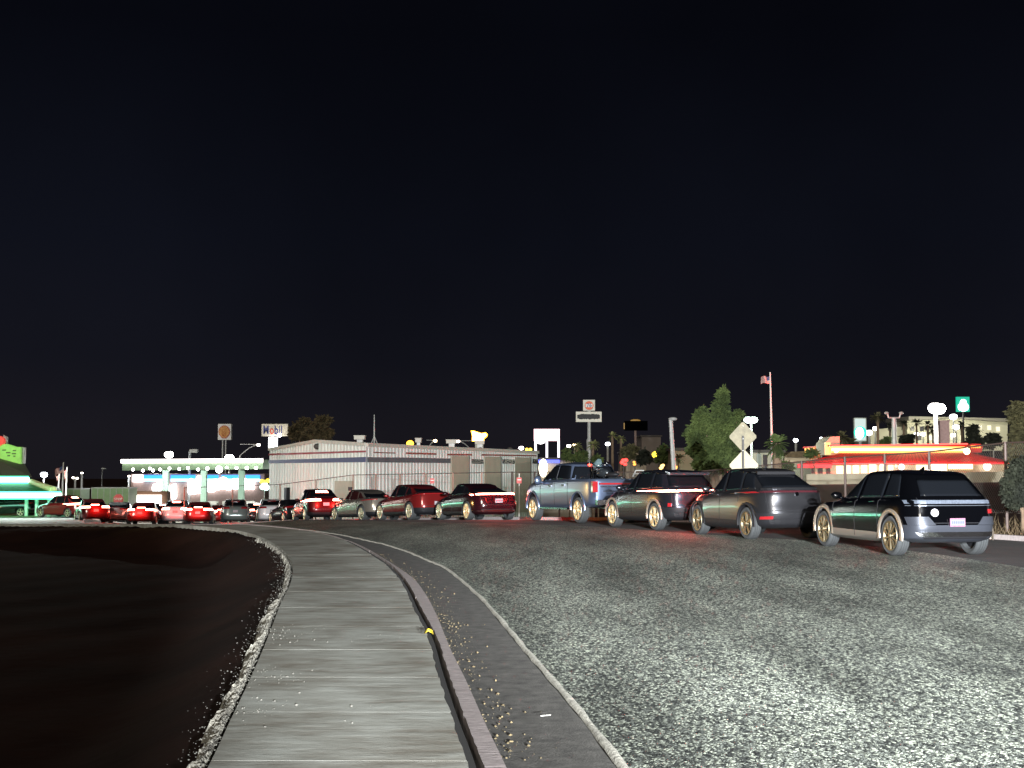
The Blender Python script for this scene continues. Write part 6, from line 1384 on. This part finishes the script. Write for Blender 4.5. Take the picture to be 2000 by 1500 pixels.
def palm(px, py, Y, rpx, label, m=PB, nf=26, tr=.16, grp='palms', skirt=0, seed=0, lean=0):
    rg = random.Random(seed or px); g_ = gz(px - lean, Y); top = V(px, py, Y); t = thing('palm_tree', label, 'palm tree', tuple(g_), grp); mb = MB(); n = 7
    for k in range(n): a, b = g_.lerp(top, k / n), g_.lerp(top, (k + 1) / n); mb.cyl(a, b, tr * (1.25 - .35 * k / n), tr * (1.2 - .35 * (k + 1) / n), 8)
    mb.build('trunk', BARK, t); r_ = rpx / 2550 * Y; mb = MB()
    for k in range(nf):
        az = rg.uniform(0, 6.28); el = rg.uniform(-.7 - skirt, 1.2); L = r_ * rg.uniform(.8, 1.1); d = Vector((math.cos(az) * math.cos(el), math.sin(az) * math.cos(el), math.sin(el)))
        sd = d.cross(Vector((0, 0, 1))).normalized(); pv = [top + d * L * .12]
        for q in range(1, 6): u = q / 5; pv.append(top + d * L * u + Vector((0, 0, -.32 * L * u * u)))
        for q in range(5):
            w0, w1 = r_ * .07, r_ * .07
            mb.add([pv[q] - sd * w0 * .4, pv[q] + sd * w0 * .4, pv[q + 1] + sd * w1 * .3, pv[q + 1] - sd * w1 * .3], [(0, 1, 2, 3)])
            if q > 0:
                for s_ in (-1, 1):
                    for e_ in (0, .5):
                        b0 = pv[q].lerp(pv[q + 1], e_); tip = b0 + sd * s_ * L * .24 * (1.2 - q * .12) + d * L * .16 - Vector((0, 0, L * .08)); mb.add([b0 - d * L * .03, b0 + d * L * .12, tip], [(0, 1, 2)])
    mb.build('crown', m, t, fix=False); return t
palm(1196, 851, 150, 12, 'taller of the two slim palms right of the fuel sign'); palm(1213, 856, 152, 11, 'shorter of the two slim palms right of the fuel sign')
palm(1127, 872, 145, 13, 'palm left of the tall fuel sign pole', seed=11, nf=34); palm(1158, 868, 146, 13, 'palm right of the tall fuel sign pole', seed=12, nf=34)
palm(1517, 866, 62, 27, 'thick short palm in front of the flagpole', GL, nf=70, tr=.22, skirt=.5)
palm(1326, 895, 110, 14, 'small palm right of the leaning post', OL, nf=30)
palm(1714, 815, 140, 15, 'broad palm right of the tall teal sign', nf=44, m=DK if False else OL); palm(1645, 853, 140, 18, 'arching palm behind the restaurant tower', OL, nf=36); palm(1622, 858, 145, 12, 'palm left of the restaurant tower', OL, nf=30, seed=31)
palm(1600, 872, 120, 10, 'small palm below the small lamp near the red wing', OL, nf=30)
for k, (px, py) in enumerate(((1738, 832), (1765, 828), (1790, 826), (1812, 830), (1822, 838), (1878, 830), (1908, 838))):
    palm(px, py, 165, 12, ['dark palm between the broad palm and the grey twin headed post', 'dark palm just right of the grey twin headed post', 'dark palm at the left end of the hotel roof', 'dark palm just left of the largest floodlight mast', 'short dark palm behind the largest floodlight mast', 'dark palm below the teal square sign', 'dark palm before the right half of the hotel'][k], DK, nf=34, tr=.14, seed=90 + k)
# dry weeds on the verge at the right (uncountable)
rg = random.Random(9); mb = MB()
for _ in range(5200):
    y = rg.uniform(23, 46); xl_ = interp([(b, a) for a, b in lane[1:9]], y) + .5; x = rg.uniform(xl_, xl_ + 7); z = zt(x, y) - .03; h = rg.uniform(.06, .38) * (1 if rg.random() < .6 else .5); a = rg.uniform(0, 6.28); w_ = .014
    lx, ly = rg.gauss(0, .12), rg.gauss(0, .12); mb.add([(x - w_ * math.cos(a), y - w_ * math.sin(a), z), (x + w_ * math.cos(a), y + w_ * math.sin(a), z), (x + lx, y + ly, z + h)], [(0, 1, 2)])
tag(mb.build('dry_grass', leaf_mat('straw', (.05, .035, .016), (.13, .09, .045)), fix=False), 'dry straw coloured weeds on the verge behind the parked cars', 'grass', kind='stuff')
